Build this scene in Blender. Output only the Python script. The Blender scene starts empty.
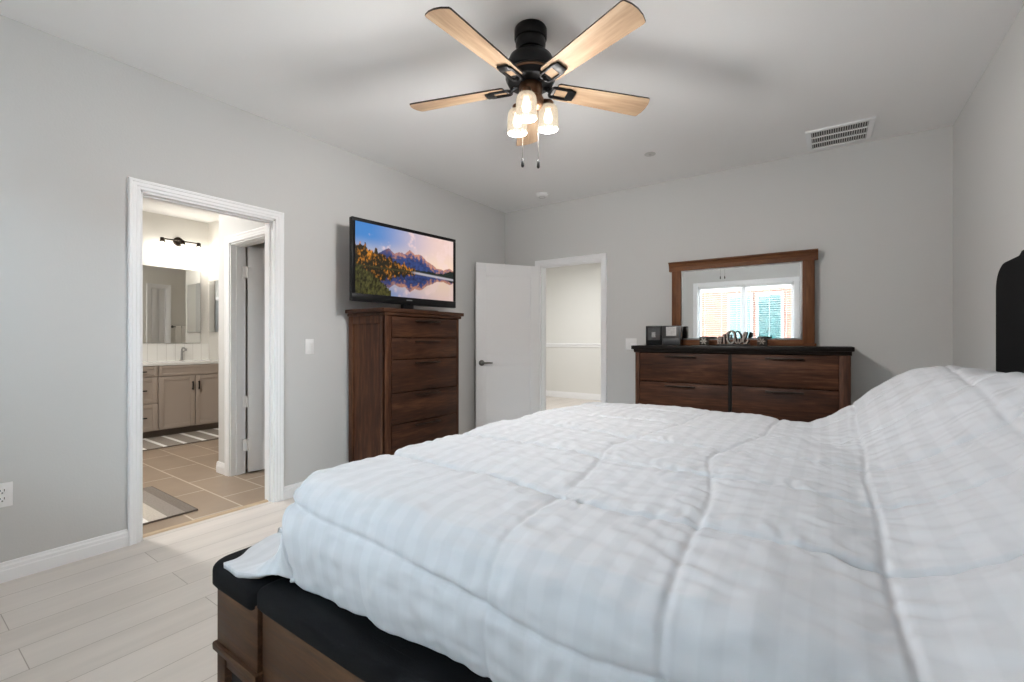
import bpy, bmesh, math, random
import numpy as np
from mathutils import Vector, Matrix, noise
R = math.radians
PI = math.pi
random.seed(7)
S = bpy.context.scene
COL = S.collection

# ------------------------------------------------------------------ camera, sky, exposure
cam_d = bpy.data.cameras.new('camera')
cam_d.sensor_width = 36
cam_d.lens = 455 / 1024 * 36
cam_d.shift_y = -1 / 1024
cam_d.clip_start = 0.02
cam = bpy.data.objects.new('camera', cam_d)
COL.objects.link(cam)
cam.location = (0, 0, 1.17)
cam.rotation_euler = (PI / 2, 0, math.atan(316 / 455))
S.camera = cam

S.view_settings.view_transform = 'Standard'
S.view_settings.look = 'None'
S.view_settings.gamma = 1
S.view_settings.exposure = 0.08
S.view_settings.use_curve_mapping = False
S.cycles.use_denoising = True
S.cycles.max_bounces = 10
S.cycles.diffuse_bounces = 7
S.cycles.glossy_bounces = 5
S.cycles.transparent_max_bounces = 14
S.cycles.sample_clamp_indirect = 8
S.cycles.caustics_reflective = False
S.cycles.caustics_refractive = False

SKY_SUN_SIDE = 44.0     # bright side of the sky, in front of the window
SKY_FAR_SIDE = 1.0
FAN_W = 41.0             # each of the three fan bulbs
HALL_W = 38.0
BATH_W = 4.5
BATHC_W = 50.0

wd = bpy.data.worlds.new('sky')
S.world = wd
wd.use_nodes = True
nt = wd.node_tree
nt.nodes.clear()
tc = nt.nodes.new('ShaderNodeTexCoord')
sep = nt.nodes.new('ShaderNodeSeparateXYZ')
mr = nt.nodes.new('ShaderNodeMapRange')
mr.inputs['From Min'].default_value = 0.25
mr.inputs['From Max'].default_value = -0.75
mr.interpolation_type = 'SMOOTHSTEP'
mr.inputs['To Min'].default_value = SKY_FAR_SIDE
mr.inputs['To Max'].default_value = SKY_SUN_SIDE
bg = nt.nodes.new('ShaderNodeBackground')
bg.inputs['Color'].default_value = (0.70, 0.87, 1.0, 1)
ow = nt.nodes.new('ShaderNodeOutputWorld')
nt.links.new(tc.outputs['Generated'], sep.inputs[0])
nt.links.new(sep.outputs['Y'], mr.inputs['Value'])
nt.links.new(mr.outputs[0], bg.inputs['Strength'])
nt.links.new(bg.outputs[0], ow.inputs['Surface'])

# high sun beyond the window: it never reaches the visible floor, it lights the patio and the blind slats
SUN_E = 110.0
sd_ = bpy.data.lights.new('sun', 'SUN')
sd_.energy = SUN_E
sd_.angle = R(1.0)
sd_.color = (1.0, .98, .95)
so0 = bpy.data.objects.new('sun', sd_)
COL.objects.link(so0)
so0.location = (-1.3, -8, 14)
so0.rotation_euler = (R(27), 0, R(4))

# daylight portal in the window opening (steers sampling only, adds no light)
WX0, WX1, WZ0, WZ1, WY = -2.14, -0.50, 0.98, 2.22, -0.60
pl = bpy.data.lights.new('window_portal', 'AREA')
pl.shape = 'RECTANGLE'
pl.size = WX1 - WX0
pl.size_y = WZ1 - WZ0
pl.cycles.is_portal = True
po = bpy.data.objects.new('window_portal', pl)
COL.objects.link(po)
po.location = ((WX0 + WX1) / 2, WY - 0.13, (WZ0 + WZ1) / 2)
po.rotation_euler = (PI / 2, 0, 0)      # -Z of the lamp points into the room (+Y)


def srgb(r, g, b):
    def c(v):
        v /= 255.0
        return v / 12.92 if v <= 0.04045 else ((v + 0.055) / 1.055) ** 2.4
    return (c(r), c(g), c(b), 1)


# ------------------------------------------------------------------ materials
MATS = {}


def mat(name, col, rough=0.6, metal=0.0, spec=0.5, bump=0, bscale=200, var=0, vscale=6, sheen=0):
    if name in MATS:
        return MATS[name]
    m = bpy.data.materials.new(name)
    m.use_nodes = True
    n = m.node_tree
    b = n.nodes['Principled BSDF']
    b.inputs['Base Color'].default_value = col
    b.inputs['Roughness'].default_value = rough
    b.inputs['Metallic'].default_value = metal
    b.inputs['Specular IOR Level'].default_value = spec
    if sheen:
        b.inputs['Sheen Weight'].default_value = sheen
    t = n.nodes.new('ShaderNodeTexCoord')
    if bump:
        x = n.nodes.new('ShaderNodeTexNoise')
        x.inputs['Scale'].default_value = bscale
        x.inputs['Detail'].default_value = 3
        n.links.new(t.outputs['Object'], x.inputs['Vector'])
        bp = n.nodes.new('ShaderNodeBump')
        bp.inputs['Strength'].default_value = bump
        bp.inputs['Distance'].default_value = 0.002
        n.links.new(x.outputs['Fac'], bp.inputs['Height'])
        n.links.new(bp.outputs[0], b.inputs['Normal'])
    if var:
        x = n.nodes.new('ShaderNodeTexNoise')
        x.inputs['Scale'].default_value = vscale
        x.inputs['Detail'].default_value = 4
        n.links.new(t.outputs['Object'], x.inputs['Vector'])
        cr = n.nodes.new('ShaderNodeValToRGB')
        cr.color_ramp.elements[0].color = tuple(c * (1 - var) for c in col[:3]) + (1,)
        cr.color_ramp.elements[1].color = tuple(min(1, c * (1 + var)) for c in col[:3]) + (1,)
        cr.color_ramp.elements[0].position = 0.3
        cr.color_ramp.elements[1].position = 0.7
        n.links.new(x.outputs['Fac'], cr.inputs[0])
        n.links.new(cr.outputs[0], b.inputs['Base Color'])
    MATS[name] = m
    return m


def wood(name, dark, mid, light, axis='Z', rough=0.5, scale=9.0, knots=True, spec=0.22):
    """grain runs along the given object axis"""
    m = bpy.data.materials.new(name)
    m.use_nodes = True
    n = m.node_tree
    L = n.links.new
    b = n.nodes['Principled BSDF']
    b.inputs['Specular IOR Level'].default_value = spec
    t = n.nodes.new('ShaderNodeTexCoord')
    oi = n.nodes.new('ShaderNodeObjectInfo')
    ad = n.nodes.new('ShaderNodeVectorMath')
    mu = n.nodes.new('ShaderNodeMath')
    mu.operation = 'MULTIPLY'
    mu.inputs[1].default_value = 0.0
    L(oi.outputs['Random'], mu.inputs[0])
    L(t.outputs['Object'], ad.inputs[0])
    L(mu.outputs[0], ad.inputs[1])
    mp = n.nodes.new('ShaderNodeMapping')
    sc = {'X': (0.09, 1, 1), 'Y': (1, 0.09, 1), 'Z': (1, 1, 0.09)}[axis]
    mp.inputs['Scale'].default_value = sc
    L(ad.outputs[0], mp.inputs['Vector'])
    n1 = n.nodes.new('ShaderNodeTexNoise')
    n1.inputs['Scale'].default_value = scale
    n1.inputs['Detail'].default_value = 6
    n1.inputs['Roughness'].default_value = 0.65
    n1.inputs['Distortion'].default_value = 0.8
    L(mp.outputs[0], n1.inputs['Vector'])
    n2 = n.nodes.new('ShaderNodeTexNoise')
    n2.inputs['Scale'].default_value = scale * 9
    n2.inputs['Detail'].default_value = 3
    L(mp.outputs[0], n2.inputs['Vector'])
    mx = n.nodes.new('ShaderNodeMix')
    mx.data_type = 'FLOAT'
    mx.inputs[0].default_value = 0.35
    L(n1.outputs['Fac'], mx.inputs[2])
    L(n2.outputs['Fac'], mx.inputs[3])
    cr = n.nodes.new('ShaderNodeValToRGB')
    e = cr.color_ramp.elements
    e[0].position, e[0].color = 0.32, dark
    e[1].position, e[1].color = 0.70, light
    k = e.new(0.5)
    k.color = mid
    L(mx.outputs[0], cr.inputs[0])
    out = cr.outputs[0]
    if knots:
        v = n.nodes.new('ShaderNodeTexVoronoi')
        v.inputs['Scale'].default_value = 4.5
        mp2 = n.nodes.new('ShaderNodeMapping')
        mp2.inputs['Scale'].default_value = {'X': (0.5, 1, 1), 'Y': (1, .5, 1), 'Z': (1, 1, .5)}[axis]
        L(ad.outputs[0], mp2.inputs['Vector'])
        L(mp2.outputs[0], v.inputs['Vector'])
        r2 = n.nodes.new('ShaderNodeMapRange')
        r2.inputs['From Min'].default_value = 0.02
        r2.inputs['From Max'].default_value = 0.10
        r2.inputs['To Min'].default_value = 0.35
        r2.inputs['To Max'].default_value = 1.0
        L(v.outputs['Distance'], r2.inputs['Value'])
        m2 = n.nodes.new('ShaderNodeMix')
        m2.data_type = 'RGBA'
        m2.blend_type = 'MULTIPLY'
        m2.inputs[0].default_value = 1
        L(out, m2.inputs[6])
        L(r2.outputs[0], m2.inputs[7])
        out = m2.outputs[2]
    L(out, b.inputs['Base Color'])
    rr = n.nodes.new('ShaderNodeMapRange')
    rr.inputs['To Min'].default_value = rough - 0.08
    rr.inputs['To Max'].default_value = rough + 0.1
    L(n2.outputs['Fac'], rr.inputs['Value'])
    L(rr.outputs[0], b.inputs['Roughness'])
    bp = n.nodes.new('ShaderNodeBump')
    bp.inputs['Strength'].default_value = 0.15
    bp.inputs['Distance'].default_value = 0.002
    L(n2.outputs['Fac'], bp.inputs['Height'])
    L(bp.outputs[0], b.inputs['Normal'])
    MATS[name] = m
    return m


WALL = mat('wall_paint', srgb(204, 204, 203), 0.75, bump=0.25, bscale=120, spec=0.3)
CEIL = mat('ceiling_paint', srgb(244, 244, 244), 0.8, bump=0.2, bscale=90, spec=0.3)
TRIM = mat('white_trim_paint', srgb(240, 241, 243), 0.38)
DOORW = mat('white_door_paint', srgb(232, 232, 233), 0.42)
BATHW = mat('bath_wall_paint', srgb(226, 224, 219), 0.75, spec=0.3)
HALLW = mat('hall_wall_paint', srgb(226, 226, 223), 0.75, spec=0.3)
BLACKM = mat('black_metal', (0.012, 0.012, 0.013, 1), 0.38, 0.6)
DKMETAL = mat('dark_bronze', (0.035, 0.026, 0.02, 1), 0.38, 0.8)
BRONZE = mat('bronze_metal', (0.16, 0.085, 0.05, 1), 0.35, 0.9)  # bronze of the fan's light fitter, lamp arms and trim band
STEEL = mat('satin_steel', (0.42, 0.42, 0.42, 1), 0.3, 1.0)
BLACKF = mat('black_upholstery', (0.0055, 0.0057, 0.0065, 1), 0.85, bump=0.5, bscale=700, spec=0.12)
HEADF = mat('black_headboard_cloth', (0.0045, 0.0045, 0.005, 1), 0.9, bump=0.5, bscale=700, spec=0.1)
NAVYF = mat('dark_mattress_fabric', (0.02, 0.022, 0.028, 1), 0.7, bump=0.4, bscale=300, spec=0.3)
PLASTW = mat('white_plastic', srgb(236, 236, 236), 0.35)
DARKHOLE = mat('dark_recess', (0.01, 0.01, 0.01, 1), 0.9)
BLACKP = mat('black_gloss_plastic', (0.006, 0.006, 0.007, 1), 0.35, spec=0.25)
TOPDK = wood('dresser_top_wood', (0.004, 0.003, 0.003, 1), (0.010, 0.007, 0.006, 1), (0.018, 0.013, 0.011, 1), 'X', 0.36, knots=False)
D_, M_, L_ = (0.016, 0.006, 0.0035, 1), (0.060, 0.022, 0.0105, 1), (0.155, 0.064, 0.031, 1)
WX = wood('walnut_grain_x', D_, M_, L_, 'X')
WY_SHADED = wood('walnut_y_shaded', D_, (0.045, 0.0165, 0.008, 1), (0.112, 0.046, 0.022, 1), 'Y')  # same walnut darkened, shade of the chest front put into the colour
WZ = wood('walnut_grain_z', D_, M_, L_, 'Z')
WMX = wood('mirror_wood_x', (0.075, 0.026, 0.010, 1), (0.16, 0.062, 0.024, 1), (0.27, 0.115, 0.048, 1), 'X', knots=False)
WMZ = wood('mirror_wood_z', (0.075, 0.026, 0.010, 1), (0.16, 0.062, 0.024, 1), (0.27, 0.115, 0.048, 1), 'Z', knots=False)
BEDX = wood('bed_wood_x', (0.022, 0.010, 0.005, 1), (0.062, 0.030, 0.015, 1), (0.14, 0.072, 0.037, 1), 'X')
OAK = wood('blade_oak', srgb(146, 118, 94), srgb(180, 152, 124), srgb(206, 182, 154), 'X', 0.5, 7, knots=False)
DKEDGE = mat('blade_dark_edge', (0.03, 0.022, 0.018, 1), 0.5)
VAN = mat('taupe_cabinet_paint', srgb(168, 155, 144), 0.45)
VANDK = mat('taupe_toe_kick', srgb(110, 98, 88), 0.5)
QUARTZ = mat('white_quartz', srgb(238, 238, 236), 0.2)
MIRROR = mat('mirror_silver', (0.9, 0.92, 0.92, 1), 0.015, 1.0)
STUCCO = mat('salmon_stucco', srgb(140, 100, 89), 0.9, bump=0.4, bscale=60, spec=0.2)
TEAL = mat('teal_house_glass', srgb(22, 70, 72), 0.2)
GRAVEL = mat('patio_concrete', srgb(190, 187, 182), 0.9, spec=0.2)
TOWEL = mat('white_towel', srgb(236, 234, 230), 0.95, bump=0.8, bscale=400)


def glass_mat(name, tint=(1, 1, 1, 1), gl=0.06):
    m = bpy.data.materials.new(name)
    m.use_nodes = True
    n = m.node_tree
    n.nodes.clear()
    o = n.nodes.new('ShaderNodeOutputMaterial')
    mx = n.nodes.new('ShaderNodeMixShader')
    tr = n.nodes.new('ShaderNodeBsdfTransparent')
    tr.inputs[0].default_value = tint
    g = n.nodes.new('ShaderNodeBsdfGlossy')
    g.inputs['Roughness'].default_value = 0.03
    mx.inputs[0].default_value = gl
    n.links.new(tr.outputs[0], mx.inputs[1])
    n.links.new(g.outputs[0], mx.inputs[2])
    n.links.new(mx.outputs[0], o.inputs[0])
    return m


PANE = glass_mat('window_glass', (0.96, 0.98, 0.98, 1))


def lit_shade(name, col, strength, clear):
    """ribbed lamp glass: part clear, part softly glowing"""
    m = bpy.data.materials.new(name)
    m.use_nodes = True
    n = m.node_tree
    n.nodes.clear()
    o = n.nodes.new('ShaderNodeOutputMaterial')
    tr = n.nodes.new('ShaderNodeBsdfTransparent')
    g = n.nodes.new('ShaderNodeBsdfGlossy')
    g.inputs['Roughness'].default_value = 0.12
    e = n.nodes.new('ShaderNodeEmission')
    e.inputs[0].default_value = col
    e.inputs[1].default_value = strength
    m1 = n.nodes.new('ShaderNodeMixShader')
    m1.inputs[0].default_value = 0.15
    n.links.new(e.outputs[0], m1.inputs[1])
    n.links.new(g.outputs[0], m1.inputs[2])
    m2 = n.nodes.new('ShaderNodeMixShader')
    t = n.nodes.new('ShaderNodeTexCoord')
    w = n.nodes.new('ShaderNodeTexNoise')
    w.inputs['Scale'].default_value = 60
    n.links.new(t.outputs['Object'], w.inputs['Vector'])
    mr = n.nodes.new('ShaderNodeMapRange')
    mr.inputs['From Min'].default_value = 0.35
    mr.inputs['From Max'].default_value = 0.65
    mr.inputs['To Min'].default_value = clear - 0.12
    mr.inputs['To Max'].default_value = clear + 0.12
    n.links.new(w.outputs['Fac'], mr.inputs['Value'])
    n.links.new(mr.outputs[0], m2.inputs[0])
    n.links.new(m1.outputs[0], m2.inputs[1])
    n.links.new(tr.outputs[0], m2.inputs[2])
    n.links.new(m2.outputs[0], o.inputs[0])
    return m


def emit(name, col, strength):
    m = bpy.data.materials.new(name)
    m.use_nodes = True
    n = m.node_tree
    n.nodes.clear()
    o = n.nodes.new('ShaderNodeOutputMaterial')
    e = n.nodes.new('ShaderNodeEmission')
    e.inputs[0].default_value = col
    e.inputs[1].default_value = strength
    n.links.new(e.outputs[0], o.inputs[0])
    return m


def tiles(name, c1, c2, grout, bw, bh, mortar, rot, off, rough, grain=(1, 1, 1), gscale=6, gamt=0.5, freq=2, bias=0.0, offx=(0, 0)):
    """planks or tiles on object XY via a brick texture"""
    m = bpy.data.materials.new(name)
    m.use_nodes = True
    n = m.node_tree
    L = n.links.new
    b = n.nodes['Principled BSDF']
    b.inputs['Specular IOR Level'].default_value = 0.35
    t = n.nodes.new('ShaderNodeTexCoord')
    mp = n.nodes.new('ShaderNodeMapping')
    mp.inputs['Rotation'].default_value = (0, 0, rot)
    mp.inputs['Location'].default_value = (offx[0], offx[1], 0)
    L(t.outputs['Object'], mp.inputs['Vector'])
    br = n.nodes.new('ShaderNodeTexBrick')
    br.offset = off
    br.offset_frequency = freq
    br.inputs['Color1'].default_value = c1
    br.inputs['Color2'].default_value = c2
    br.inputs['Mortar'].default_value = grout
    br.inputs['Scale'].default_value = 1
    br.inputs['Brick Width'].default_value = bw
    br.inputs['Row Height'].default_value = bh
    br.inputs['Mortar Size'].default_value = mortar
    br.inputs['Bias'].default_value = bias
    L(mp.outputs[0], br.inputs['Vector'])
    mg = n.nodes.new('ShaderNodeMapping')
    mg.inputs['Scale'].default_value = grain
    L(mp.outputs[0], mg.inputs['Vector'])
    ns = n.nodes.new('ShaderNodeTexNoise')
    ns.inputs['Scale'].default_value = gscale
    ns.inputs['Detail'].default_value = 6
    ns.inputs['Roughness'].default_value = 0.6
    L(mg.outputs[0], ns.inputs['Vector'])
    mr = n.nodes.new('ShaderNodeMapRange')
    mr.inputs['From Min'].default_value = 0.25
    mr.inputs['From Max'].default_value = 0.75
    mr.inputs['To Min'].default_value = 1 - gamt
    mr.inputs['To Max'].default_value = 1 + gamt
    L(ns.outputs['Fac'], mr.inputs['Value'])
    mx = n.nodes.new('ShaderNodeMix')
    mx.data_type = 'RGBA'
    mx.blend_type = 'MULTIPLY'
    mx.inputs[0].default_value = 1
    mx.clamp_result = False
    L(br.outputs['Color'], mx.inputs[6])
    L(mr.outputs[0], mx.inputs[7])
    L(mx.outputs[2], b.inputs['Base Color'])
    b.inputs['Roughness'].default_value = rough
    bp = n.nodes.new('ShaderNodeBump')
    bp.inputs['Strength'].default_value = 0.3
    bp.inputs['Distance'].default_value = 0.002
    bp.invert = True
    L(br.outputs['Fac'], bp.inputs['Height'])
    L(bp.outputs[0], b.inputs['Normal'])
    return m


PLANK = tiles('oak_plank_floor', srgb(218, 211, 205), srgb(210, 203, 196), srgb(166, 157, 148), 1.5, 0.19, 0.0016,
              PI / 2, 0.37, 0.42, grain=(0.12, 1, 1), gscale=9, gamt=0.10, freq=2, offx=(0.35, 0.05))
TILE = tiles('brown_floor_tile', srgb(158, 139, 120), srgb(148, 130, 112), srgb(196, 184, 168), 0.6, 0.30, 0.006,
             0, 0.5, 0.35, grain=(1, 1, 1), gscale=3, gamt=0.10, offx=(0.1, -0.05))
SPLASH = tiles('white_backsplash_tile', srgb(236, 235, 232), srgb(240, 239, 236), srgb(215, 213, 209), 0.3, 0.1, 0.003,
               0, 0.5, 0.2, gamt=0.01)


# ------------------------------------------------------------------ mesh helpers
class MB:
    def __init__(s):
        s.bm = bmesh.new()

    def _merge(s, b2):
        me = bpy.data.meshes.new('tmp')
        b2.to_mesh(me)
        b2.free()
        s.bm.from_mesh(me)
        bpy.data.meshes.remove(me)

    def box(s, x0, x1, y0, y1, z0, z1, bev=0, seg=2, m=None):
        b = bmesh.new()
        bmesh.ops.create_cube(b, size=1)
        for v in b.verts:
            v.co = Vector(((x0 + x1) / 2 + v.co.x * (x1 - x0), (y0 + y1) / 2 + v.co.y * (y1 - y0), (z0 + z1) / 2 + v.co.z * (z1 - z0)))
        if bev:
            bmesh.ops.bevel(b, geom=b.edges[:], offset=bev, segments=seg, affect='EDGES', profile=0.5)
        if m:
            b.transform(m)
        s._merge(b)
        return s

    def lathe(s, prof, c=(0, 0, 0), n=32, m=None, rib=0, ribn=0):
        b = bmesh.new()
        rings = []
        for (r, z) in prof:
            if r < 1e-5:
                rings.append([b.verts.new((0, 0, z))])
            else:
                ring = []
                for i in range(n):
                    t = 2 * PI * i / n
                    q = r * (1 + rib * math.cos(ribn * t)) if rib else r
                    ring.append(b.verts.new((q * math.cos(t), q * math.sin(t), z)))
                rings.append(ring)
        for A, B in zip(rings, rings[1:]):
            for i in range(n):
                j = (i + 1) % n
                if len(A) == 1 and len(B) == 1:
                    continue
                if len(A) == 1:
                    b.faces.new((A[0], B[j], B[i]))
                elif len(B) == 1:
                    b.faces.new((A[i], A[j], B[0]))
                else:
                    b.faces.new((A[i], A[j], B[j], B[i]))
        if m:
            b.transform(m)
        bmesh.ops.translate(b, verts=b.verts, vec=Vector(c))
        bmesh.ops.recalc_face_normals(b, faces=b.faces)
        s._merge(b)
        return s

    def prism(s, poly, axis, a0, a1, bev=0, m=None):
        """poly in the two remaining axes (in x,y,z order), extruded along axis"""
        b = bmesh.new()

        def mk(p, a):
            if axis == 'X':
                return (a, p[0], p[1])
            if axis == 'Y':
                return (p[0], a, p[1])
            return (p[0], p[1], a)
        A = [b.verts.new(mk(p, a0)) for p in poly]
        B = [b.verts.new(mk(p, a1)) for p in poly]
        n = len(poly)
        b.faces.new(A)
        b.faces.new(B[::-1])
        for i in range(n):
            j = (i + 1) % n
            b.faces.new((A[i], B[i], B[j], A[j]))
        bmesh.ops.recalc_face_normals(b, faces=b.faces)
        if bev:
            bmesh.ops.bevel(b, geom=b.edges[:], offset=bev, segments=2, affect='EDGES', profile=0.5)
        if m:
            b.transform(m)
        s._merge(b)
        return s

    def tube(s, pts, r, n=10, caps=True):
        b = bmesh.new()
        pts = [Vector(p) for p in pts]
        rr = r if isinstance(r, (list, tuple)) else [r] * len(pts)
        prev = None
        rings = []
        for i, p in enumerate(pts):
            d = (pts[min(i + 1, len(pts) - 1)] - pts[max(i - 1, 0)]).normalized()
            if prev is None:
                u = d.orthogonal().normalized()
            else:
                u = (prev - d * prev.dot(d))
                u = u.normalized() if u.length > 1e-6 else d.orthogonal().normalized()
            prev = u
            w = d.cross(u)
            rings.append([b.verts.new(p + (u * math.cos(2 * PI * k / n) + w * math.sin(2 * PI * k / n)) * rr[i]) for k in range(n)])
        for A, B in zip(rings, rings[1:]):
            for k in range(n):
                j = (k + 1) % n
                b.faces.new((A[k], A[j], B[j], B[k]))
        if caps:
            b.faces.new(rings[0][::-1])
            b.faces.new(rings[-1])
        bmesh.ops.recalc_face_normals(b, faces=b.faces)
        s._merge(b)
        return s

    def build(s, name, material, parent=None, loc=None, smooth=35, label=None, structure=False):
        me = bpy.data.meshes.new(name)
        s.bm.to_mesh(me)
        s.bm.free()
        me.materials.append(material)
        if smooth:
            me.shade_smooth()
            me.set_sharp_from_angle(angle=R(smooth))
        o = bpy.data.objects.new(name, me)
        COL.objects.link(o)
        if parent:
            o.parent = parent
        if loc:
            o.location = loc
        if label:
            o['label'] = label
        if structure:
            o['kind'] = 'structure'
        return o


def thing(name, label, cat, loc=(0, 0, 0), rz=0, group=None):
    o = bpy.data.objects.new(name, None)
    COL.objects.link(o)
    o.empty_display_size = 0.1
    o.location = loc
    o.rotation_euler = (0, 0, rz)
    return tag(o, label, cat, group)


def tag(o, label, cat, group=None):
    o['label'] = label
    o['category'] = cat
    if group:
        o['group'] = group
    return o


def struct(name, loc=(0, 0, 0), rz=0):
    o = bpy.data.objects.new(name, None)
    COL.objects.link(o)
    o.location = loc
    o.rotation_euler = (0, 0, rz)
    o['kind'] = 'structure'
    return o


def bx(name, m, parent, *a, bev=0, label=None, structure=False):
    return MB().box(*a, bev=bev).build(name, m, parent, label=label, structure=structure)


# ------------------------------------------------------------------ room shell
XL, XR, YB, YF, ZC = -3.28, 0.75, 4.57, -0.60, 2.74
WT = 0.12
# doorway in the left wall and in the back wall
LD0, LD1, DH = 0.938, 1.722, 2.040
BD0, BD1 = -2.775, -1.998

m = MB()
m.box(XL - WT, XL, YF - WT, LD0, 0, 2.85).box(XL - WT, XL, LD1, YB + WT, 0, 2.85).box(XL - WT, XL, LD0, LD1, DH, 2.85)
m.build('wall_left', WALL, structure=True, smooth=0)
m = MB()
m.box(XL, BD0, YB, YB + WT, 0, ZC).box(BD1, XR + WT, YB, YB + WT, 0, ZC).box(BD0, BD1, YB, YB + WT, DH, ZC)
m.build('wall_back', WALL, structure=True, smooth=0)
MB().box(XR, XR + WT, YF - WT, YB, 0, ZC).build('wall_right', WALL, structure=True, smooth=0)
m = MB()
m.box(XL, WX0, YF - WT, YF, 0, ZC).box(WX1, XR, YF - WT, YF, 0, ZC)
m.box(WX0, WX1, YF - WT, YF, 0, WZ0).box(WX0, WX1, YF - WT, YF, WZ1, ZC)
m.build('wall_front', WALL, structure=True, smooth=0)
MB().box(XL, XR + WT, YF - WT, YB + WT, ZC, ZC + 0.12).build('ceiling', CEIL, structure=True, smooth=0)
MB().box(XL - 0.05, XR + WT, YF - WT, YB + WT, -0.1, 0).build('floor', PLANK, structure=True, smooth=0)


def baseboard(name, runs, h=0.095):
    """runs: (axis, fixed, dir, a0, a1): board against plane axis=fixed growing in dir"""
    m = MB()
    prof = [(0, 0), (0.015, 0), (0.015, h * .58), (0.0125, h * .63), (0.0125, h * .78), (0.008, h * .86), (0.007, h * .97), (0.004, h), (0, h)]
    for ax, f, d, a0, a1 in runs:
        m.prism([(f + d * p[0], p[1]) for p in prof], 'Y' if ax == 'X' else 'X', a0, a1)
    return m.build(name, TRIM, structure=True, smooth=20)


CW = 0.058
baseboard('baseboard_left', [('X', XL, 1, YF, LD0 - CW), ('X', XL, 1, LD1 + CW, YB)])
baseboard('baseboard_back', [('Y', YB, -1, XL, BD0 - CW), ('Y', YB, -1, BD1 + CW, XR)])
baseboard('baseboard_right', [('X', XR, -1, YF, YB)])
baseboard('baseboard_front', [('Y', YF, 1, XL, XR)])


def casing_profile(u):
    """u = 0 at the opening, CW at the outside"""
    return [(0, 0), (0, 0.010), (0.005, 0.013), (0.018, 0.013), (0.022, 0.0165), (0.040, 0.0175), (0.043, 0.021), (0.053, 0.022), (0.058, 0.018), (0.058, 0)]


def door_trim(name, axis, f, d, a0, a1, h, f2=None, jamb=True):
    """casing round an opening a0..a1 in plane axis=f (trim grows in d), jamb lining to f2"""
    m = MB()
    pr = casing_profile(0)

    def sweep(pts):
        b = bmesh.new()
        rings = []
        for (a, z, sa, sz) in pts:
            ring = []
            for (u, t) in pr:
                A, Z = a + sa * u, z + sz * u
                ring.append(b.verts.new((f + d * t, A, Z) if axis == 'X' else (A, f + d * t, Z)))
            rings.append(ring)
        n = len(pr)
        for A, B in zip(rings, rings[1:]):
            for k in range(n):
                j = (k + 1) % n
                b.faces.new((A[k], A[j], B[j], B[k]))
        b.faces.new(rings[0])
        b.faces.new(rings[-1])
        bmesh.ops.recalc_face_normals(b, faces=b.faces)
        m._merge(b)
    sweep([(a0, 0, -1, 0), (a0, h, -1, 1), (a1, h, 1, 1), (a1, 0, 1, 0)])
    if jamb:
        lo, hi = min(f, f2), max(f, f2)
        T = 0.012
        mid = (lo + hi) / 2
        for (p0, p1, z0, z1) in ((a0, a0 + T, 0, h), (a1 - T, a1, 0, h), (a0, a1, h - T, h)):
            if axis == 'X':
                m.box(lo, hi, p0, p1, z0, z1)
            else:
                m.box(p0, p1, lo, hi, z0, z1)
        # door stop bead
        for (p0, p1, z0, z1) in ((a0 + T, a0 + T + .009, 0, h - T), (a1 - T - .009, a1 - T, 0, h - T), (a0 + T, a1 - T, h - T - .009, h - T)):
            if axis == 'X':
                m.box(mid - .018, mid + .018, p0, p1, z0, z1)
            else:
                m.box(p0, p1, mid - .018, mid + .018, z0, z1)
    return m.build(name, TRIM, structure=True, smooth=20)


door_trim('trim_1', 'X', XL, 1, LD0, LD1, DH, XL - WT)
door_trim('trim_2', 'Y', YB, -1, BD0, BD1, DH, YB + WT)
door_trim('trim_3', 'X', XL - WT, -1, LD0, LD1, DH, jamb=False)
# threshold between plank and tile
mth = MB().prism([(-3.375, 0), (-3.365, .008), (-3.335, .008), (-3.325, 0)], 'Y', LD0 + .014, LD1 - .014)
mth.build('trim_4', mat('tan_threshold', srgb(190, 168, 140), 0.5), structure=True)
o = MB().box(XL - .074, XL - .046, LD1 - .0165, LD1 - .014, .955, 1.015).build('strike_plate', DKMETAL)
o['kind'] = 'structure'
o.name = 'trim_5'

# ------------------------------------------------------------------ bathroom shell
BX0, BX1, BY0, BY1, BZ = -7.10, XL - WT, -0.60, 4.40, 2.80
PX, PY = -4.44, 1.83        # outside corner of the closet partition
RY = 2.80                   # return wall beside the vanity
MB().box(BX0 - .1, BX0, BY0, BY1, 0, BZ).build('wall_bath_left', BATHW, structure=True, smooth=0)
MB().box(BX0 - .1, BX1, BY0 - .1, BY0, 0, BZ).build('wall_bath_front', BATHW, structure=True, smooth=0)
MB().box(BX0, -6.30, RY, BY1 + .1, 0, BZ).build('wall_bath_return', BATHW, structure=True, smooth=0)
MB().box(-6.30, BX1, BY1, BY1 + .1, 0, BZ).build('wall_bath_back', BATHW, structure=True, smooth=0)
CD0, CD1, CH = -4.22, -3.49, 2.0
m = MB()
m.box(PX, CD0, PY, PY + .12, 0, BZ).box(CD1, BX1, PY, PY + .12, 0, BZ).box(CD0, CD1, PY, PY + .12, CH, BZ)
m.build('wall_closet_front', WALL, structure=True, smooth=0)
TD0, TD1 = 2.93, 3.17
m = MB()
m.box(PX, PX + .12, PY + .12, TD0, 0, BZ).box(PX, PX + .12, TD1, BY1, 0, BZ).box(PX, PX + .12, TD0, TD1, 2.1, BZ)
m.build('wall_closet_left', BATHW, structure=True, smooth=0)
MB().box(BX0 - .1, BX1, BY0 - .1, BY1 + .1, BZ, BZ + .1).build('ceiling_bath', CEIL, structure=True, smooth=0)
MB().box(BX0 - .1, XL - .05, BY0 - .1, BY1 + .1, -.1, 0).build('floor_bath', TILE, structure=True, smooth=0)
baseboard('baseboard_closet', [('Y', PY, -1, PX - .012, CD0 - CW), ('X', PX, -1, PY - .012, 2.86)])
door_trim('trim_6', 'Y', PY, -1, CD0, CD1, CH, PY + .12)
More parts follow.
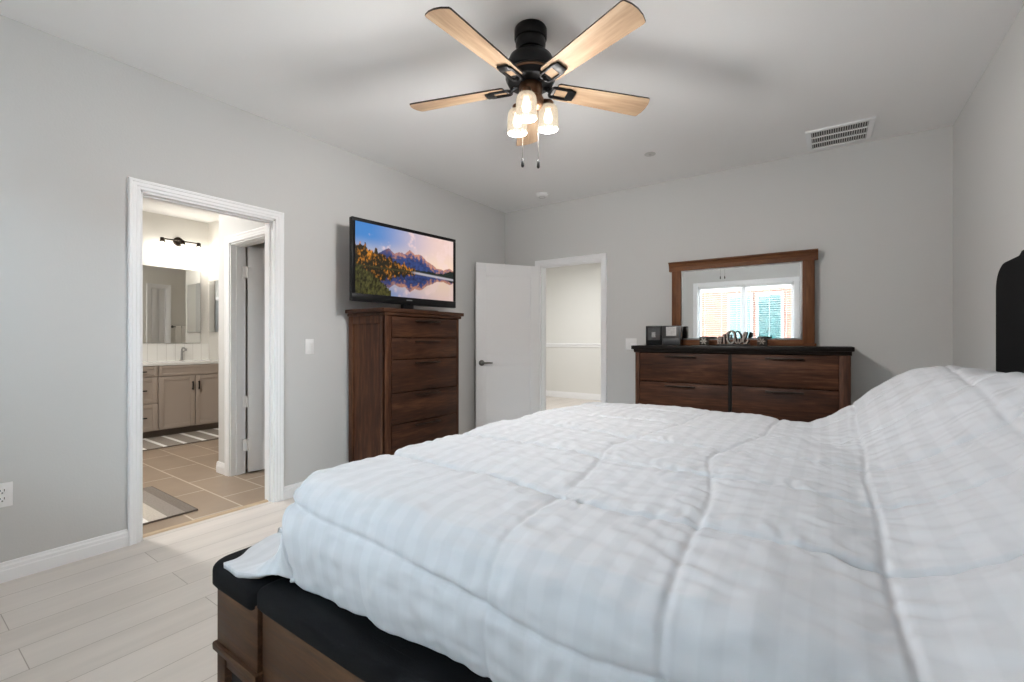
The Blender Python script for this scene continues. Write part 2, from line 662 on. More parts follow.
door_trim('trim_7', 'X', PX, -1, TD0, TD1, 2.1, PX + .12)

# ------------------------------------------------------------------ hall shell
HX0, HX1, HY0, HY1 = -5.6, -1.5, YB + WT, 8.2
HZ = 2.74
MB().box(HX0 - .1, HX1 + .1, HY1, HY1 + .1, 0, HZ).build('wall_hall_back', HALLW, structure=True, smooth=0)
MB().box(HX0 - .1, HX0, HY0, HY1, 0, HZ).build('wall_hall_left', HALLW, structure=True, smooth=0)
MB().box(HX1, HX1 + .1, HY0, HY1, 0, HZ).build('wall_hall_right', HALLW, structure=True, smooth=0)
MB().box(HX0, XL - WT, HY0 - .1, HY0, 0, HZ).build('wall_hall_front', HALLW, structure=True, smooth=0)
MB().box(HX0 - .1, HX1 + .1, HY0, HY1 + .1, HZ, HZ + .1).build('ceiling_hall', CEIL, structure=True, smooth=0)
MB().box(HX0 - .1, HX1 + .1, HY0, HY1 + .1, -.1, 0).build('floor_hall', PLANK, structure=True, smooth=0)
baseboard('baseboard_hall', [('Y', HY1, -1, HX0, HX1)], 0.12)
MB().prism([(HY1, 1.02), (HY1 - .018, 1.03), (HY1 - .02, 1.06), (HY1 - .035, 1.075), (HY1 - .035, 1.095), (HY1, 1.10)], 'X', HX0, HX1).build('trim_8', TRIM, structure=True)

# ------------------------------------------------------------------ doors


def panel_door(name, w, h, th, panels, handle=True):
    """slab along local +X from the hinge, both faces carry the shaker recesses"""
    d = struct(name)
    b = bmesh.new()
    xs = sorted({0, w, .115, w - .115})
    zs = sorted({0, h} | {z for p in panels for z in p})
    fr = {}
    m = MB()
    m.box(0, w, .008, th - .008, 0, h)
    m.box(0, .115, 0, th, 0, h, bev=.002)
    m.box(w - .115, w, 0, th, 0, h, bev=.002)
    edges = [0] + [z for p in panels for z in p] + [h]
    for k in range(0, len(edges), 2):
        m.box(.113, w - .113, 0, th, edges[k], edges[k + 1], bev=.002)
    sl = m.build('slab', DOORW, d)
    return d


TH = 0.035
door = panel_door('door_1', .775, 2.015, TH, [(.235, .865), (.985, 1.875)])
# hinge at the left jamb, door swung into the room
ang = R(-122.6)
door.location = (BD0 - 0.022, YB - 0.004, 0.012)
door.rotation_euler = (0, 0, ang)
hd = MB()
for s, y in ((1, TH), (-1, 0)):
    mm = Matrix.Translation((.713, y, 0.905)) @ Matrix.Rotation(-s * PI / 2, 4, 'X')
    hd.lathe([(0, 0), (.032, 0), (.032, .006), (.028, .010), (.012, .012), (.011, .045), (0, .046)], n=24, m=mm)
    hd.tube([(.713, y + s * .042, .905), (.693, y + s * .046, .905), (.643, y + s * .046, .906), (.60, y + s * .042, .904)], [.010, .010, .009, .008])
hd.build('handle', mat('dark_nickel', (0.2, 0.19, 0.18, 1), 0.28, 1.0), door)
bx('latch_plate', STEEL, door, .7745, .7765, .008, .027, .87, .94)
for z in (.18, 1.0, 1.82):
    h = MB().tube([(-.004, .004, z - .045), (-.004, .004, z + .045)], .006)
    h.box(0, .03, -.001, .001, z - .045, z + .045)
    h.build('hinge', STEEL, door)

# closet door, seen through the bathroom doorway, open into the closet
cd = panel_door('door_2', .70, 1.98, TH, [(.235, .845), (.965, 1.84)])
cd.location = (CD0 + .045, PY + .128, 0.012)
cd.rotation_euler = (0, 0, R(78))
for z in (.24, .62, 1.55 + .2):
    h = MB().tube([(-.006, -.004, z - .05), (-.006, -.004, z + .05)], .007)
    h.box(-.045, .03, -.003, .001, z - .05, z + .05)
    h.build('hinge', PLASTW, cd)

td = panel_door('door_3', TD1 - TD0 - .034, 2.07, TH, [(.235, .845), (.965, 1.93)])
td.location = (PX + .05, TD0 + .017, 0.012)
td.rotation_euler = (0, 0, R(82))

# ------------------------------------------------------------------ window behind the camera
win = struct('window_1')
m = MB()
f = .045
y0, y1 = YF - .11, YF - .06
m.box(WX0, WX1, y0, y1, WZ0, WZ0 + f).box(WX0, WX1, y0, y1, WZ1 - f, WZ1)
m.box(WX0, WX0 + f, y0, y1, WZ0 + f, WZ1 - f).box(WX1 - f, WX1, y0, y1, WZ0 + f, WZ1 - f)
XM = (WX0 + WX1) / 2
m.box(XM - .045, XM + .045, y0, y1, WZ0 + f, WZ1 - f)
m.build('window_frame', TRIM, win)
for a, b_ in ((WX0 + f, XM - .045), (XM + .045, WX1 - f)):
    bx('pane', PANE, win, a, b_, YF - .088, YF - .084, WZ0 + f, WZ1 - f)
m = MB()
c = .085
m.box(WX0 - c, WX0, YF, YF + .018, WZ0 - .02, WZ1 + c, bev=.004).box(WX1, WX1 + c, YF, YF + .018, WZ0 - .02, WZ1 + c, bev=.004)
m.box(WX0, WX1, YF, YF + .018, WZ1, WZ1 + c, bev=.004)
m.build('window_casing', TRIM, win)
bx('window_sill', TRIM, win, WX0 - c, WX1 + c, YF, YF + .07, WZ0 - .045, WZ0, bev=.004)
SLAT = mat('white_blind_slat', srgb(240, 241, 242), 0.45)
for side, a, b_ in (('left', WX0 + .012, XM - .006), ('right', XM + .006, WX1 - .012)):
    bl = thing('window_blind', 'white horizontal slat blind on the %s half of the window reflected in the dresser mirror' % side, 'blind',
               ((a + b_) / 2, YF - .03, WZ1))
    w = (b_ - a) / 2
    bx('headrail', SLAT, bl, -w, w, -.025, .025, -.045, -.001, bev=.003)
    s = MB()
    z = -.075
    while z > -(WZ1 - WZ0) + .04:
        mm = Matrix.Translation((0, 0, z)) @ Matrix.Rotation(R(.5), 4, 'X')
        s.box(-w, w, -.024, .024, -.0008, .0008, m=mm)
        z -= .0415
    s.build('slats', SLAT, bl)
    bx('bottom_rail', SLAT, bl, -w, w, -.024, .024, -(WZ1 - WZ0) + .004, -(WZ1 - WZ0) + .022, bev=.003)
    s = MB()
    for q in (-w * .72, 0.02, w * .72):
        for yy in (-.0245, .0245):
            s.tube([(q, yy, -.03), (q, yy, -(WZ1 - WZ0) + .02)], .0016, 6)
    s.build('ladder_cord', SLAT, bl)

# unseen eave added to shade the window and blinds from the sun
MB().box(-5, 3, YF - WT - .85, YF - WT, 2.46, 2.62).build('added_eave', TRIM, structure=True, smooth=0)
# the neighbouring house outside
MB().box(-14, 12, -16, YF - WT, -.3, -.05).build('floor_patio', GRAVEL, structure=True, smooth=0)
nb = thing('neighbour_house', 'salmon stucco house with teal patio glass seen in the dresser mirror', 'house', (0, -4.5, -.05))
bx('wall', STUCCO, nb, -9, 7, -4, 0, 0, 2.55)
bx('eave', mat('white_eave', srgb(226, 226, 224), .7), nb, -9.2, 7.2, -4.2, .25, 2.55, 2.68)
MB().prism([(.3, 2.68), (-2, 3.35), (-4.3, 2.68)], 'X', -9.2, 7.2).build('roof', mat('grey_roof', srgb(120, 112, 106), .9), nb)
WFR = mat('white_house_frame', srgb(150, 154, 154), .5)
for (a, b_, dark) in ((-2.24, -1.62, 0), (-1.55, -.93, 1)):
    fr = MB()
    fr.box(a, a + .06, 0, .05, .1, 2.45).box(b_ - .06, b_, 0, .05, .1, 2.45)
    fr.box(a + .06, b_ - .06, 0, .05, 2.38, 2.45).box(a + .06, b_ - .06, 0, .05, .1, .18)
    fo = fr.build('patio_frame', WFR, nb)
    bx('patio_glass', TEAL if dark else mat('pale_teal_glass', srgb(80, 118, 122), .3), fo, a + .06, b_ - .06, .005, .03, .18, 2.38)
    sl = MB()
    z = .24
    while z < 2.35:
        sl.box(a + .06, b_ - .06, .031, .034, z, z + (.012 if dark else .03))
        z += .06
    sl.build('patio_shutter', mat('pale_shutter', srgb(98, 126, 128), .6), fo)

# ------------------------------------------------------------------ bed
BYC = 1.67
bed = thing('bed_frame', 'dark wood bed frame with black upholstered headboard, rails and footboard top under the white comforter', 'bed', (0, BYC, 0))
HW = 1.05            # half width, outside
# footboard
FX0, FX1 = -1.515, -1.272
m = MB()
m.box(FX0, FX1, -HW, HW, .262, .445, bev=.004)
fb = m.build('footboard', BEDX, bed)
m = MB()
m.prism([(FX0 - .009, .238), (FX0 - .012, .252), (FX0 - .008, .262), (FX1 + .006, .262), (FX1 + .006, .238)], 'Y', -HW - .009, HW + .009, bev=.003)
m.build('footboard_moulding', BEDX, fb)
m = MB()
for s in (-1, 1):
    a, b_ = sorted((s * HW, s * (HW - .05)))
    m.box(FX0, FX0 + .05, a, b_, .06, .238, bev=.003)
    m.box(FX1 - .05, FX1, a, b_, .06, .238, bev=.003)
    m.box(FX0 + .05, FX1 - .05, a + .004, b_ - .004, .20, .238, bev=.002)
    m.box(FX0 + .05, FX1 - .05, a + .004, b_ - .004, .06, .10, bev=.002)
m.box(FX0, FX0 + .02, -HW + .05, HW - .05, .06, .238)
m.build('footboard_base', BEDX, fb)
MB().box(FX0 + .02, FX1, -HW + .02, HW - .02, .062, .236).build('storage_box', DARKHOLE, fb)
for sx in (FX0 + .035, FX1 - .035):
    for s in (-1, 1):
        MB().lathe([(0, 0), (.026, 0), (.034, .06), (0, .06)], (sx, s * (HW - .035), 0), 4).build('leg', BEDX, bed, smooth=0)


def cushion(x0, x1, y0, y1, z0, z1, r, name, par, nx=30, ny=30, corner=.05, crown=.008, drop=None):
    """soft upholstered pad with rounded plan corners and rolled edges"""
    b = bmesh.new()
    cx, cy, hx, hy = (x0 + x1) / 2, (y0 + y1) / 2, (x1 - x0) / 2, (y1 - y0) / 2

    def outline(inset, n=8):
        pts = []
        rr = max(corner - inset, .004)
        for (sx, sy, t0) in ((1, 1, 0), (-1, 1, 90), (-1, -1, 180), (1, -1, 270)):
            for k in range(n + 1):
                t = R(t0 + 90 * k / n)
                pts.append((cx + sx * (hx - inset - rr) + rr * math.cos(t), cy + sy * (hy - inset - rr) + rr * math.sin(t)))
        # more points on the long sides
        out = []
        for i, p in enumerate(pts):
            q = pts[(i + 1) % len(pts)]
            L = math.hypot(q[0] - p[0], q[1] - p[1])
            k = max(1, int(L / .08))
            for j in range(k):
                out.append((p[0] + (q[0] - p[0]) * j / k, p[1] + (q[1] - p[1]) * j / k))
        return out
    lay = [(r * .25, z0), (0, z0 + r * .4)]
    steps = 6
    for k in range(steps + 1):
        t = k / steps * PI / 2
        lay.append((r * (1 - math.cos(t)), z1 - r + r * math.sin(t)))
    lay.append((min(hx, hy) * .5, z1 + crown * .8))
    N = None
    rings = []
    for ins, z in lay:
        pts = outline(0)
        # inset toward centre axis rather than recomputing so counts match
        fx, fy = (hx - ins) / hx, (hy - ins) / hy
        rings.append([b.verts.new((cx + (p[0] - cx) * fx, cy + (p[1] - cy) * fy, z + .0025 * noise.noise(Vector((p[0] * 6, p[1] * 6, z * 9))))) for p in pts])
    n = len(rings[0])
    for A, B in zip(rings, rings[1:]):
        for i in range(n):
            j = (i + 1) % n
            b.faces.new((A[i], A[j], B[j], B[i]))
    b.faces.new(rings[0][::-1])
    b.faces.new(rings[-1])
    bmesh.ops.recalc_face_normals(b, faces=b.faces)
    mb = MB()
    mb._merge(b)
    return mb.build(name, BLACKF, par, smooth=50)


cushion(FX0 - .042, FX1 + .004, -HW - .010, HW + .010, .424, .503, .028, 'footboard_cushion', fb, corner=.045)
for s in (-1, 1):
    a, b_ = sorted((s * (HW - .012), s * (HW - .05)))
    rl = bx('side_rail', BEDX, bed, FX1 + .001, .57, a, b_, .12, .450, bev=.003)
    a, b_ = sorted((s * (HW + .008), s * (HW - .165)))
    cushion(FX1 + .006, .57, a, b_, .440, .510, .028, 'rail_cushion', rl, corner=.012, crown=.0)
    bx('rail_strip', BEDX, rl, FX1 + .001, .57, min(s * (HW - .012), s * (HW + .004)), max(s * (HW - .012), s * (HW + .004)), .12, .235, bev=.003)
# headboard: rounded shoulders with a small step
prof = [(-HW - .03, .10)]
HBH = 1.487
c0 = (-HW - .03 + .11, HBH - .11)
for k in range(9):
    t = R(180 - 90 * k / 8)
    prof.append((c0[0] + .11 * math.cos(t), c0[1] + .11 * math.sin(t)))
prof += [(-HW + .25, HBH + .002), (-HW + .27, HBH + .012), (-HW + .28, HBH + .016)]
prof += [(-x, z) for x, z in prof[::-1]]
hb = MB().prism(prof, 'X', .58, .695, bev=.016).build('headboard', HEADF, bed, smooth=50)
for s in (-1, 1):
    bx('leg', BEDX, bed, .60, .67, s * (HW - .05) - .03, s * (HW - .05) + .03, 0, .12, bev=.003)
bx('slat_deck', DARKHOLE, bed, FX1 + .01, .575, -HW + .06, HW - .06, .22, .25)

mt = thing('mattress', 'dark fabric mattress edge under the hanging hem of the white comforter', 'mattress', (0, BYC, .252))
m = MB()
m.box(-1.20, .57, -.88, .88, 0, .235, bev=.03, seg=4)
m.build('foundation', NAVYF, mt)
m = MB()
m.box(-1.20, .57, -.885, .885, .237, .487, bev=.05, seg=5)
m.build('pad', NAVYF, mt)
for z in (.03, .205, .27, .45):
    yy = .892
    MB().tube([(-1.13, -yy, z), (.5, -yy, z)], .007, 8).build('piping', mat('piping_grey', (.05, .055, .065, 1), .6), mt)

# ------------------------------------------------------------------ comforter
XF, YN, YFAR, XH = -1.17, .765, 2.575, .565
Z0 = .785


def interp(d, xs, ys):
    return np.interp(d, xs, ys)


def smoothstep(a, b, x):
    t = np.clip((x - a) / (b - a), 0, 1)
    return t * t * (3 - 2 * t)


NEARX = [0, .05, .10, .15, .20, .26, .33, .42]
NEARO = [0, .048, .084, .105, .112, .105, .085, .048]
NEARD = [0, .006, .032, .075, .125, .185, .255, .335]
FOOTX = [0, .05, .10, .15, .20, .27, .34, .42, .53]
FOOTO = [0, .042, .066, .080, .093, .118, .165, .235, .335]
FOOTD = [0, .006, .032, .075, .125, .19, .245, .268, .273]
CORX = [0, .05, .10, .17, .24, .32, .40, .48, .64]
CORO = [0, .04, .066, .082, .097, .128, .18, .242, .335]
CORD = [0, .008, .036, .095, .165, .222, .252, .262, .268]

NA, NB_ = 460, 540
LF, LN = .53, .325
A = np.linspace(-LF, XH - XF, NA)
B = np.linspace(-LN, (YFAR - YN) + LN, NB_)
aa, bb = np.meshgrid(A, B, indexing='ij')
W = YFAR - YN
# hem waviness: the edge of the sheet itself is not quite straight
da = np.maximum(0, -aa) * (1 + .03 * np.sin(bb * 9.0))
sgn = np.where(bb < 0, -1.0, 1.0)
db = np.maximum(np.maximum(0, -bb), bb - W) * (1 + .02 * np.sin(aa * 7.3 + 1) + .015 * np.sin(aa * 17))
xb = XF + np.maximum(aa, 0)
yb = YN + np.clip(bb, 0, W)
d = np.hypot(da, db)
phi = np.arctan2(da, db + 1e-9)
wc = np.sin(2 * phi) ** 2
wc = np.where((da > 0) & (db > 0), wc, 0)
wf = np.sin(phi) ** 2
off = (1 - wc) * ((1 - wf) * interp(d, NEARX, NEARO) + wf * interp(d, FOOTX, FOOTO)) + wc * interp(d, CORX, CORO)
drp = (1 - wc) * ((1 - wf) * interp(d, NEARX, NEARD) + wf * interp(d, FOOTX, FOOTD)) + wc * interp(d, CORX, CORD)
dn = np.maximum(d, 1e-9)
dirx = -da / dn
diry = sgn * db / dn
# folds on the hanging parts: grow towards the hem
hang = smoothstep(.10, .40, d)
fold = np.sin(aa * 24 + 1.2 * np.sin(aa * 9)) * .5 + np.sin(aa * 41 + 2.0 * np.sin(bb * 3)) * .25
foldf = np.sin(bb * 19 + np.sin(bb * 7)) * .6
foldc = np.sin(phi * 9) * 1.0
ff = (1 - wc) * ((1 - wf) * fold + wf * foldf) + wc * foldc
off = off + hang * .006 * ff
X = xb + dirx * off
Y = yb + diry * off
# top height: gentle crown, pillow rise at the head, dip before it
yc = (yb - YN) / W
top = Z0 + .012 * np.sin(PI * yc)
ridge = .10 - .19 * smoothstep(.45, 1.0, yc)
rise = smoothstep(0, .48, xb - ridge) * (.245 + .02 * yc) - .02 * smoothstep(.42, .65, xb - ridge)
dip = -.014 * np.exp(-((xb - ridge + .03) / .10) ** 2)
Zv = top + rise + dip - drp
# lift of near-side drop where the pillows raise the cloth
# quilting seams
SA = [-.02, .30, .62, .94, 1.26, 1.55]
SB = [-.15, .24, .595, .95, 1.305, 1.66, 1.93]
wob = .006 * np.sin(bb * 3.1 + .6) + .005 * np.sin(bb * 9.7)
wob2 = .008 * np.sin(aa * 4.3) + .005 * np.sin(aa * 11) - .025 + .065 * smoothstep(0, .95, aa) - .035 * smoothstep(1.0, 1.5, aa)
# per-vertex noise
nz1 = np.empty_like(aa)
nz2 = np.empty_like(aa)
nz3 = np.empty_like(aa)
for i in range(NA):
    for j in range(NB_):
        a_, b__ = A[i], B[j]
        nz1[i, j] = noise.noise(Vector((a_ * 3.0, b__ * 3.0, 1.3)))
        nz2[i, j] = noise.noise(Vector((a_ * 9.0 + 4, b__ * 14.0, 7.1)))
        nz3[i, j] = noise.noise(Vector((a_ * 26.0, b__ * 30.0, 3.7)))
disp = .011 * nz1 + .0040 * nz2 + .0046 * nz3
puff = np.ones_like(aa)
puck = np.zeros_like(aa)
for k, s in enumerate(SA):
    q = np.abs(aa + wob - s + (.095 * np.exp(-((bb - .78) / .34) ** 2) - .03 if k in (2, 3) else 0))
    wgt = {0: .3, 1: .2, 2: .42, 3: .62, 4: .7, 5: .6}[k]
    puff -= .9 * wgt * np.exp(-(q / .0075) ** 2)
    puff -= .30 * wgt * np.exp(-(q / .045) ** 2)
    puck += wgt * np.exp(-(q / .055)) * (1 - np.exp(-(q / .012))) * np.sin(bb * 95 + 9 * nz1 + 5 * nz2)
for k, s in enumerate(SB):
    q = np.abs(bb + wob2 - s)
    wgt = 1.0 if k == 0 else 1.4 if k in (1, 2, 3) else 1.1
    puff -= .9 * wgt * np.exp(-(q / .0075) ** 2)
    puff -= .30 * wgt * np.exp(-(q / .045) ** 2)
    puck += .5 * wgt * np.exp(-(q / .05)) * (1 - np.exp(-(q / .012))) * np.sin(aa * 110 + 8 * nz1 + 5 * nz2)
puff = np.maximum(puff, -1.3)
puck = np.clip(puck, -.8, .8)
disp = disp + .012 * puff + .0055 * puck * (.6 + 1.2 * np.clip(nz2 + .2, 0, 1))
# long soft drag wrinkles on the pillow slope
disp += smoothstep(.1, .4, xb - ridge) * .006 * np.sin((yb * 1.0 - xb * .7) * 26 + 3 * nz1)
flatten = 1 - .75 * smoothstep(.26, .42, d) * np.maximum(wc, wf)
P = np.stack([X, Y, Zv], -1)
# normals by finite differences
Ta = np.gradient(P, axis=0)
Tb = np.gradient(P, axis=1)
Nn = np.cross(Ta, Tb)
Nn /= np.maximum(np.linalg.norm(Nn, axis=-1, keepdims=True), 1e-9)
P = P + Nn * (disp * flatten)[..., None]
# ragged puffed hem
P[..., 2] = np.where((P[..., 0] < FX1 + .05) & (P[..., 2] < .54), np.maximum(P[..., 2], .527 + .002 * nz2), P[..., 2])
me = bpy.data.meshes.new('comforter')
idx = np.arange(NA * NB_).reshape(NA, NB_)
quads = np.stack([idx[:-1, :-1], idx[1:, :-1], idx[1:, 1:], idx[:-1, 1:]], -1).reshape(-1, 4)
me.from_pydata(P.reshape(-1, 3).tolist(), [], quads.tolist())
uv = me.uv_layers.new(name='cloth')
li = np.empty(len(me.loops), dtype=np.int32)
me.loops.foreach_get('vertex_index', li)
uvs = np.stack([aa.reshape(-1)[li], bb.reshape(-1)[li]], -1).astype(np.float32)
uv.data.foreach_set('uv', uvs.reshape(-1))
me.shade_smooth()
cm = bpy.data.materials.new('white_striped_cotton')
cm.use_nodes = True
n = cm.node_tree
b = n.nodes['Principled BSDF']
uvn = n.nodes.new('ShaderNodeTexCoord')
sp = n.nodes.new('ShaderNodeSeparateXYZ')
n.links.new(uvn.outputs['UV'], sp.inputs[0])
mu = n.nodes.new('ShaderNodeMath')
mu.operation = 'MULTIPLY'
mu.inputs[1].default_value = 2 * PI / .062
n.links.new(sp.outputs['X'], mu.inputs[0])
si = n.nodes.new('ShaderNodeMath')
si.operation = 'SINE'
n.links.new(mu.outputs[0], si.inputs[0])
st = n.nodes.new('ShaderNodeMapRange')
st.inputs['From Min'].default_value = -.25
st.inputs['From Max'].default_value = .25
n.links.new(si.outputs[0], st.inputs['Value'])
mx = n.nodes.new('ShaderNodeMix')
mx.data_type = 'RGBA'
mx.inputs[6].default_value = srgb(189, 189, 192)
mx.inputs[7].default_value = srgb(193, 193, 196)
n.links.new(st.outputs[0], mx.inputs[0])
n.links.new(mx.outputs[2], b.inputs['Base Color'])
mr2 = n.nodes.new('ShaderNodeMapRange')
mr2.inputs['To Min'].default_value = .68
mr2.inputs['To Max'].default_value = .6
n.links.new(st.outputs[0], mr2.inputs['Value'])
n.links.new(mr2.outputs[0], b.inputs['Roughness'])
b.inputs['Specular IOR Level'].default_value = .3
b.inputs['Sheen Weight'].default_value = .15
me.materials.append(cm)
co = bpy.data.objects.new('comforter', me)
COL.objects.link(co)
so = co.modifiers.new('thick', 'SOLIDIFY')
so.thickness = .016
so.offset = -1
tag(co, 'white quilted comforter with tonal stripes spread over the bed', 'comforter')

# ------------------------------------------------------------------ dresser
DX0, DX1, DYF, DYB, DZ = -1.47, .137, 4.125, 4.55, 1.12
dr = thing('dresser', 'wide dark walnut dresser with black top under the framed mirror', 'dresser', ((DX0 + DX1) / 2, DYF, 0))
hw = (DX1 - DX0) / 2
dep = DYB - DYF
m = MB()
m.box(-hw, hw, .02, dep, .09, 1.06)
m.box(-hw, -hw + .038, -.002, .03, .0, 1.06, bev=.002).box(hw - .068, hw, -.002, .03, .0, 1.06, bev=.002)
m.box(-hw + .038, hw - .068, .0, .03, .09, .19, bev=.002)
m.box(-hw, -hw + .06, dep - .06, dep, 0, .1).box(hw - .06, hw, dep - .06, dep, 0, .1)
m.build('carcass', WZ, dr)
m = MB()
m.box(-hw - .032, hw + .022, -.028, dep + .01, 1.085, DZ, bev=.006)
m.prism([(-.002, 1.055), (-.010, 1.06), (-.012, 1.07), (-.020, 1.085), (dep, 1.085), (dep, 1.055)], 'X', -hw - .01, hw + .006)
m.build('top', TOPDK, dr)
rows = [(.800, 1.052), (.535, .790), (.270, .525)]
for (xa, xb_) in ((-hw + .042, -.002 - .012), (.014, hw - .072)):
    for (za, zb) in rows:
        w_ = MB().box(xa, xb_, -.004, .02, za, zb, bev=.003).build('drawer', WX, dr)
        cxh = (xa + xb_) / 2 + (-.01 if xa < 0 else .015)
        hz = zb - .028
        h = MB().box(cxh - .13, cxh + .13, -.030, -.020, hz - .006, hz + .006, bev=.002)
        h.box(cxh - .115, cxh - .10, -.022, -.003, hz - .005, hz + .005).box(cxh + .10, cxh + .115, -.022, -.003, hz - .005, hz + .005)
        h.build('handle', DKMETAL, w_)
bx('divider', TOPDK, dr, -.014, .012, -.001, .02, .19, 1.056)

# mirror on the dresser
mi = thing('dresser_mirror', 'walnut framed mirror standing on the dresser and reflecting the window', 'mirror', (-.665, 4.52, DZ))
MX0, MX1 = -.575, .575
H = 1.915 - DZ
m = MB()
for a in (MX0, MX1 - .085):
    MB().box(a, a + .085, -.03, .015, .022, H - .084, bev=.003).build('stile', WMZ, mi)
m = MB()
m.prism([(-.034, H - .085), (-.034, H - .045), (-.040, H - .040), (-.045, H - .020), (-.058, H - .012), (-.058, H), (.02, H), (.02, H - .085)], 'X', MX0 - .025, MX1 + .025)
m.build('header', WMX, mi)
bx('bottom_rail', WMX, mi, MX0 + .085, MX1 - .085, -.028, .015, .002, .052, bev=.003)
m = MB()
m.box(MX0 - .012, MX1 + .012, -.034, .018, .0, .022, bev=.003)
m.build('base_strip', WMX, mi)
b = bmesh.new()
gx0, gx1, gz0, gz1 = MX0 + .084, MX1 - .084, .050, H - .084
bv = .016
o1 = [b.verts.new(p) for p in ((gx0, -.016, gz0), (gx1, -.016, gz0), (gx1, -.016, gz1), (gx0, -.016, gz1))]
i1 = [b.verts.new(p) for p in ((gx0 + bv, -.0195, gz0 + bv), (gx1 - bv, -.0195, gz0 + bv), (gx1 - bv, -.0195, gz1 - bv), (gx0 + bv, -.0195, gz1 - bv))]
bk = [b.verts.new((v.co.x, -.012, v.co.z)) for v in o1]
b.faces.new(i1)
b.faces.new(bk[::-1])
for k in range(4):
    j = (k + 1) % 4
    b.faces.new((o1[k], o1[j], i1[j], i1[k]))
    b.faces.new((bk[k], bk[j], o1[j], o1[k]))
bmesh.ops.recalc_face_normals(b, faces=b.faces)
mb = MB()
mb._merge(b)
go = mb.build('glass', MIRROR, mi, smooth=0, label='bevelled mirror glass')
go.data.materials.append(mat('ground_bevel', (.93, .95, .96, 1), .28, 1.0))
for p in go.data.polygons:
    if p.normal.y < -.1 and p.normal.y > -.995:
        p.material_index = 1

# things on the dresser ---------------------------------------------------
ZT = DZ + .001
PHOTO = mat('photo_print', srgb(150, 150, 150), .35, var=.5, vscale=35)
PHOTOL = mat('pale_photo_print', srgb(205, 203, 202), .35, var=.12, vscale=60)
pf = thing('photo_frame', 'black photo frame with a dark picture at the left end of the dresser', 'photo frame', (-1.372, 4.36, ZT), R(8), 'two black photo frames on the dresser')
m = MB().box(-.075, .075, 0, .05, 0, .185, bev=.003)
m.build('frame', BLACKP, pf)
bx('picture', mat('dark_picture', (.03, .03, .032, 1), .3, var=.6, vscale=25), pf, -.055, .055, -.002, .004, .05, .165)
bx('highlight_print', PHOTO, pf, -.02, .015, -.003, .001, .075, .125)
pf = thing('photo_frame', 'black photo frame with a pale square picture beside the mirror edge', 'photo frame', (-1.205, 4.34, ZT), R(2), 'two black photo frames on the dresser')
m = MB().box(-.08, .08, 0, .06, 0, .183, bev=.003)
m.build('frame', mat('charcoal_frame', (.035, .036, .038, 1), .35), pf)
bx('picture', PHOTOL, pf, -.045, .047, -.002, .004, .088, .172)
bx('lower_panel', mat('slate_panel', (.06, .062, .066, 1), .4), pf, -.078, .078, -.003, .004, .012, .066, bev=.002)

SILV = mat('mosaic_silver', srgb(150, 142, 132), .3, .3, var=.5, vscale=40)
DKGL = mat('dark_mosaic', (.03, .026, .022, 1), .25)
for (x, lab) in ((-.912, 'small cube candle holder with a silver flower, left of the word sign'), (-.455, 'small cube candle holder with a silver flower, right of the word sign')):
    ch = thing('candle_holder', lab, 'candle holder', (x, 4.35, ZT), R(6), 'candle holders on the dresser')
    m = MB()
    w_ = .038
    m.box(-w_, w_, -w_, -w_ + .006, 0, .08, bev=.001).box(-w_, w_, w_ - .006, w_, 0, .08, bev=.001)
    m.box(-w_, -w_ + .006, -w_ + .006, w_ - .006, 0, .08).box(w_ - .006, w_, -w_ + .006, w_ - .006, 0, .08).box(-w_, w_, -w_, w_, 0, .008)
    m.build('cup', DKGL, ch)
    m = MB()
    for k in range(6):
        t = R(60 * k + 30)
        mm = Matrix.Translation((-.004, -w_ - .001, .038)) @ Matrix.Rotation(t, 4, 'Y')
        m.prism([(0, .004), (.007, .016), (0, .034), (-.007, .016)], 'Y', -.002, .001, m=mm)
    m.lathe([(0, 0), (.006, 0), (.005, .003), (0, .004)], n=12, m=Matrix.Translation((-.004, -w_, .038)) @ Matrix.Rotation(PI / 2, 4, 'X'))
    m.build('flower', SILV, ch)
    MB().lathe([(0, .008), (.02, .008), (.02, .05), (0, .05)], n=20).build('candle', mat('cream_wax', srgb(225, 215, 198), .5), ch)

# word sign: brushed script letters on dark backing
sg = thing('word_sign', 'small cut-out script word sign standing between the two candle holders', 'sign', (-.68, 4.335, ZT))
bx('base', mat('sign_dark', (.02, .016, .014, 1), .5), sg, -.125, .135, -.016, .02, 0, .014, bev=.002)


def arc(cx, cz, rx, rz, t0, t1, n=16, tilt=0):
    return [(cx + rx * math.cos(R(t0 + (t1 - t0) * k / n)) + tilt * rz * math.sin(R(t0 + (t1 - t0) * k / n)), cz + rz * math.sin(R(t0 + (t1 - t0) * k / n))) for k in range(n + 1)]


strokes = [
    [(-.113, .012), (-.108, .072)], [(-.096, .012), (-.091, .072)], [(-.121, .032), (-.085, .034)], [(-.119, .052), (-.083, .054)],
    [(-.078, .08), (-.066, .092), (-.066, .012)],
    [(-.040, .105), (-.038, .06)] + arc(-.012, .066, .030, .053, 200, 520, 24),
    [(.022, .055), (.026, .022), (.036, .016), (.044, .030), (.046, .052), (.047, .024), (.056, .015), (.066, .026), (.069, .05)],
    [(.070, .028), (.086, .040), (.104, .080), (.106, .104), (.096, .108), (.086, .082), (.084, .036), (.094, .014), (.108, .018), (.124, .040)],
]


def dense(p, n=4):
    out = []
    for a_, c_ in zip(p, p[1:]):
        for k in range(n):
            out.append((a_[0] + (c_[0] - a_[0]) * k / n, a_[1] + (c_[1] - a_[1]) * k / n))
    return out + [p[-1]]


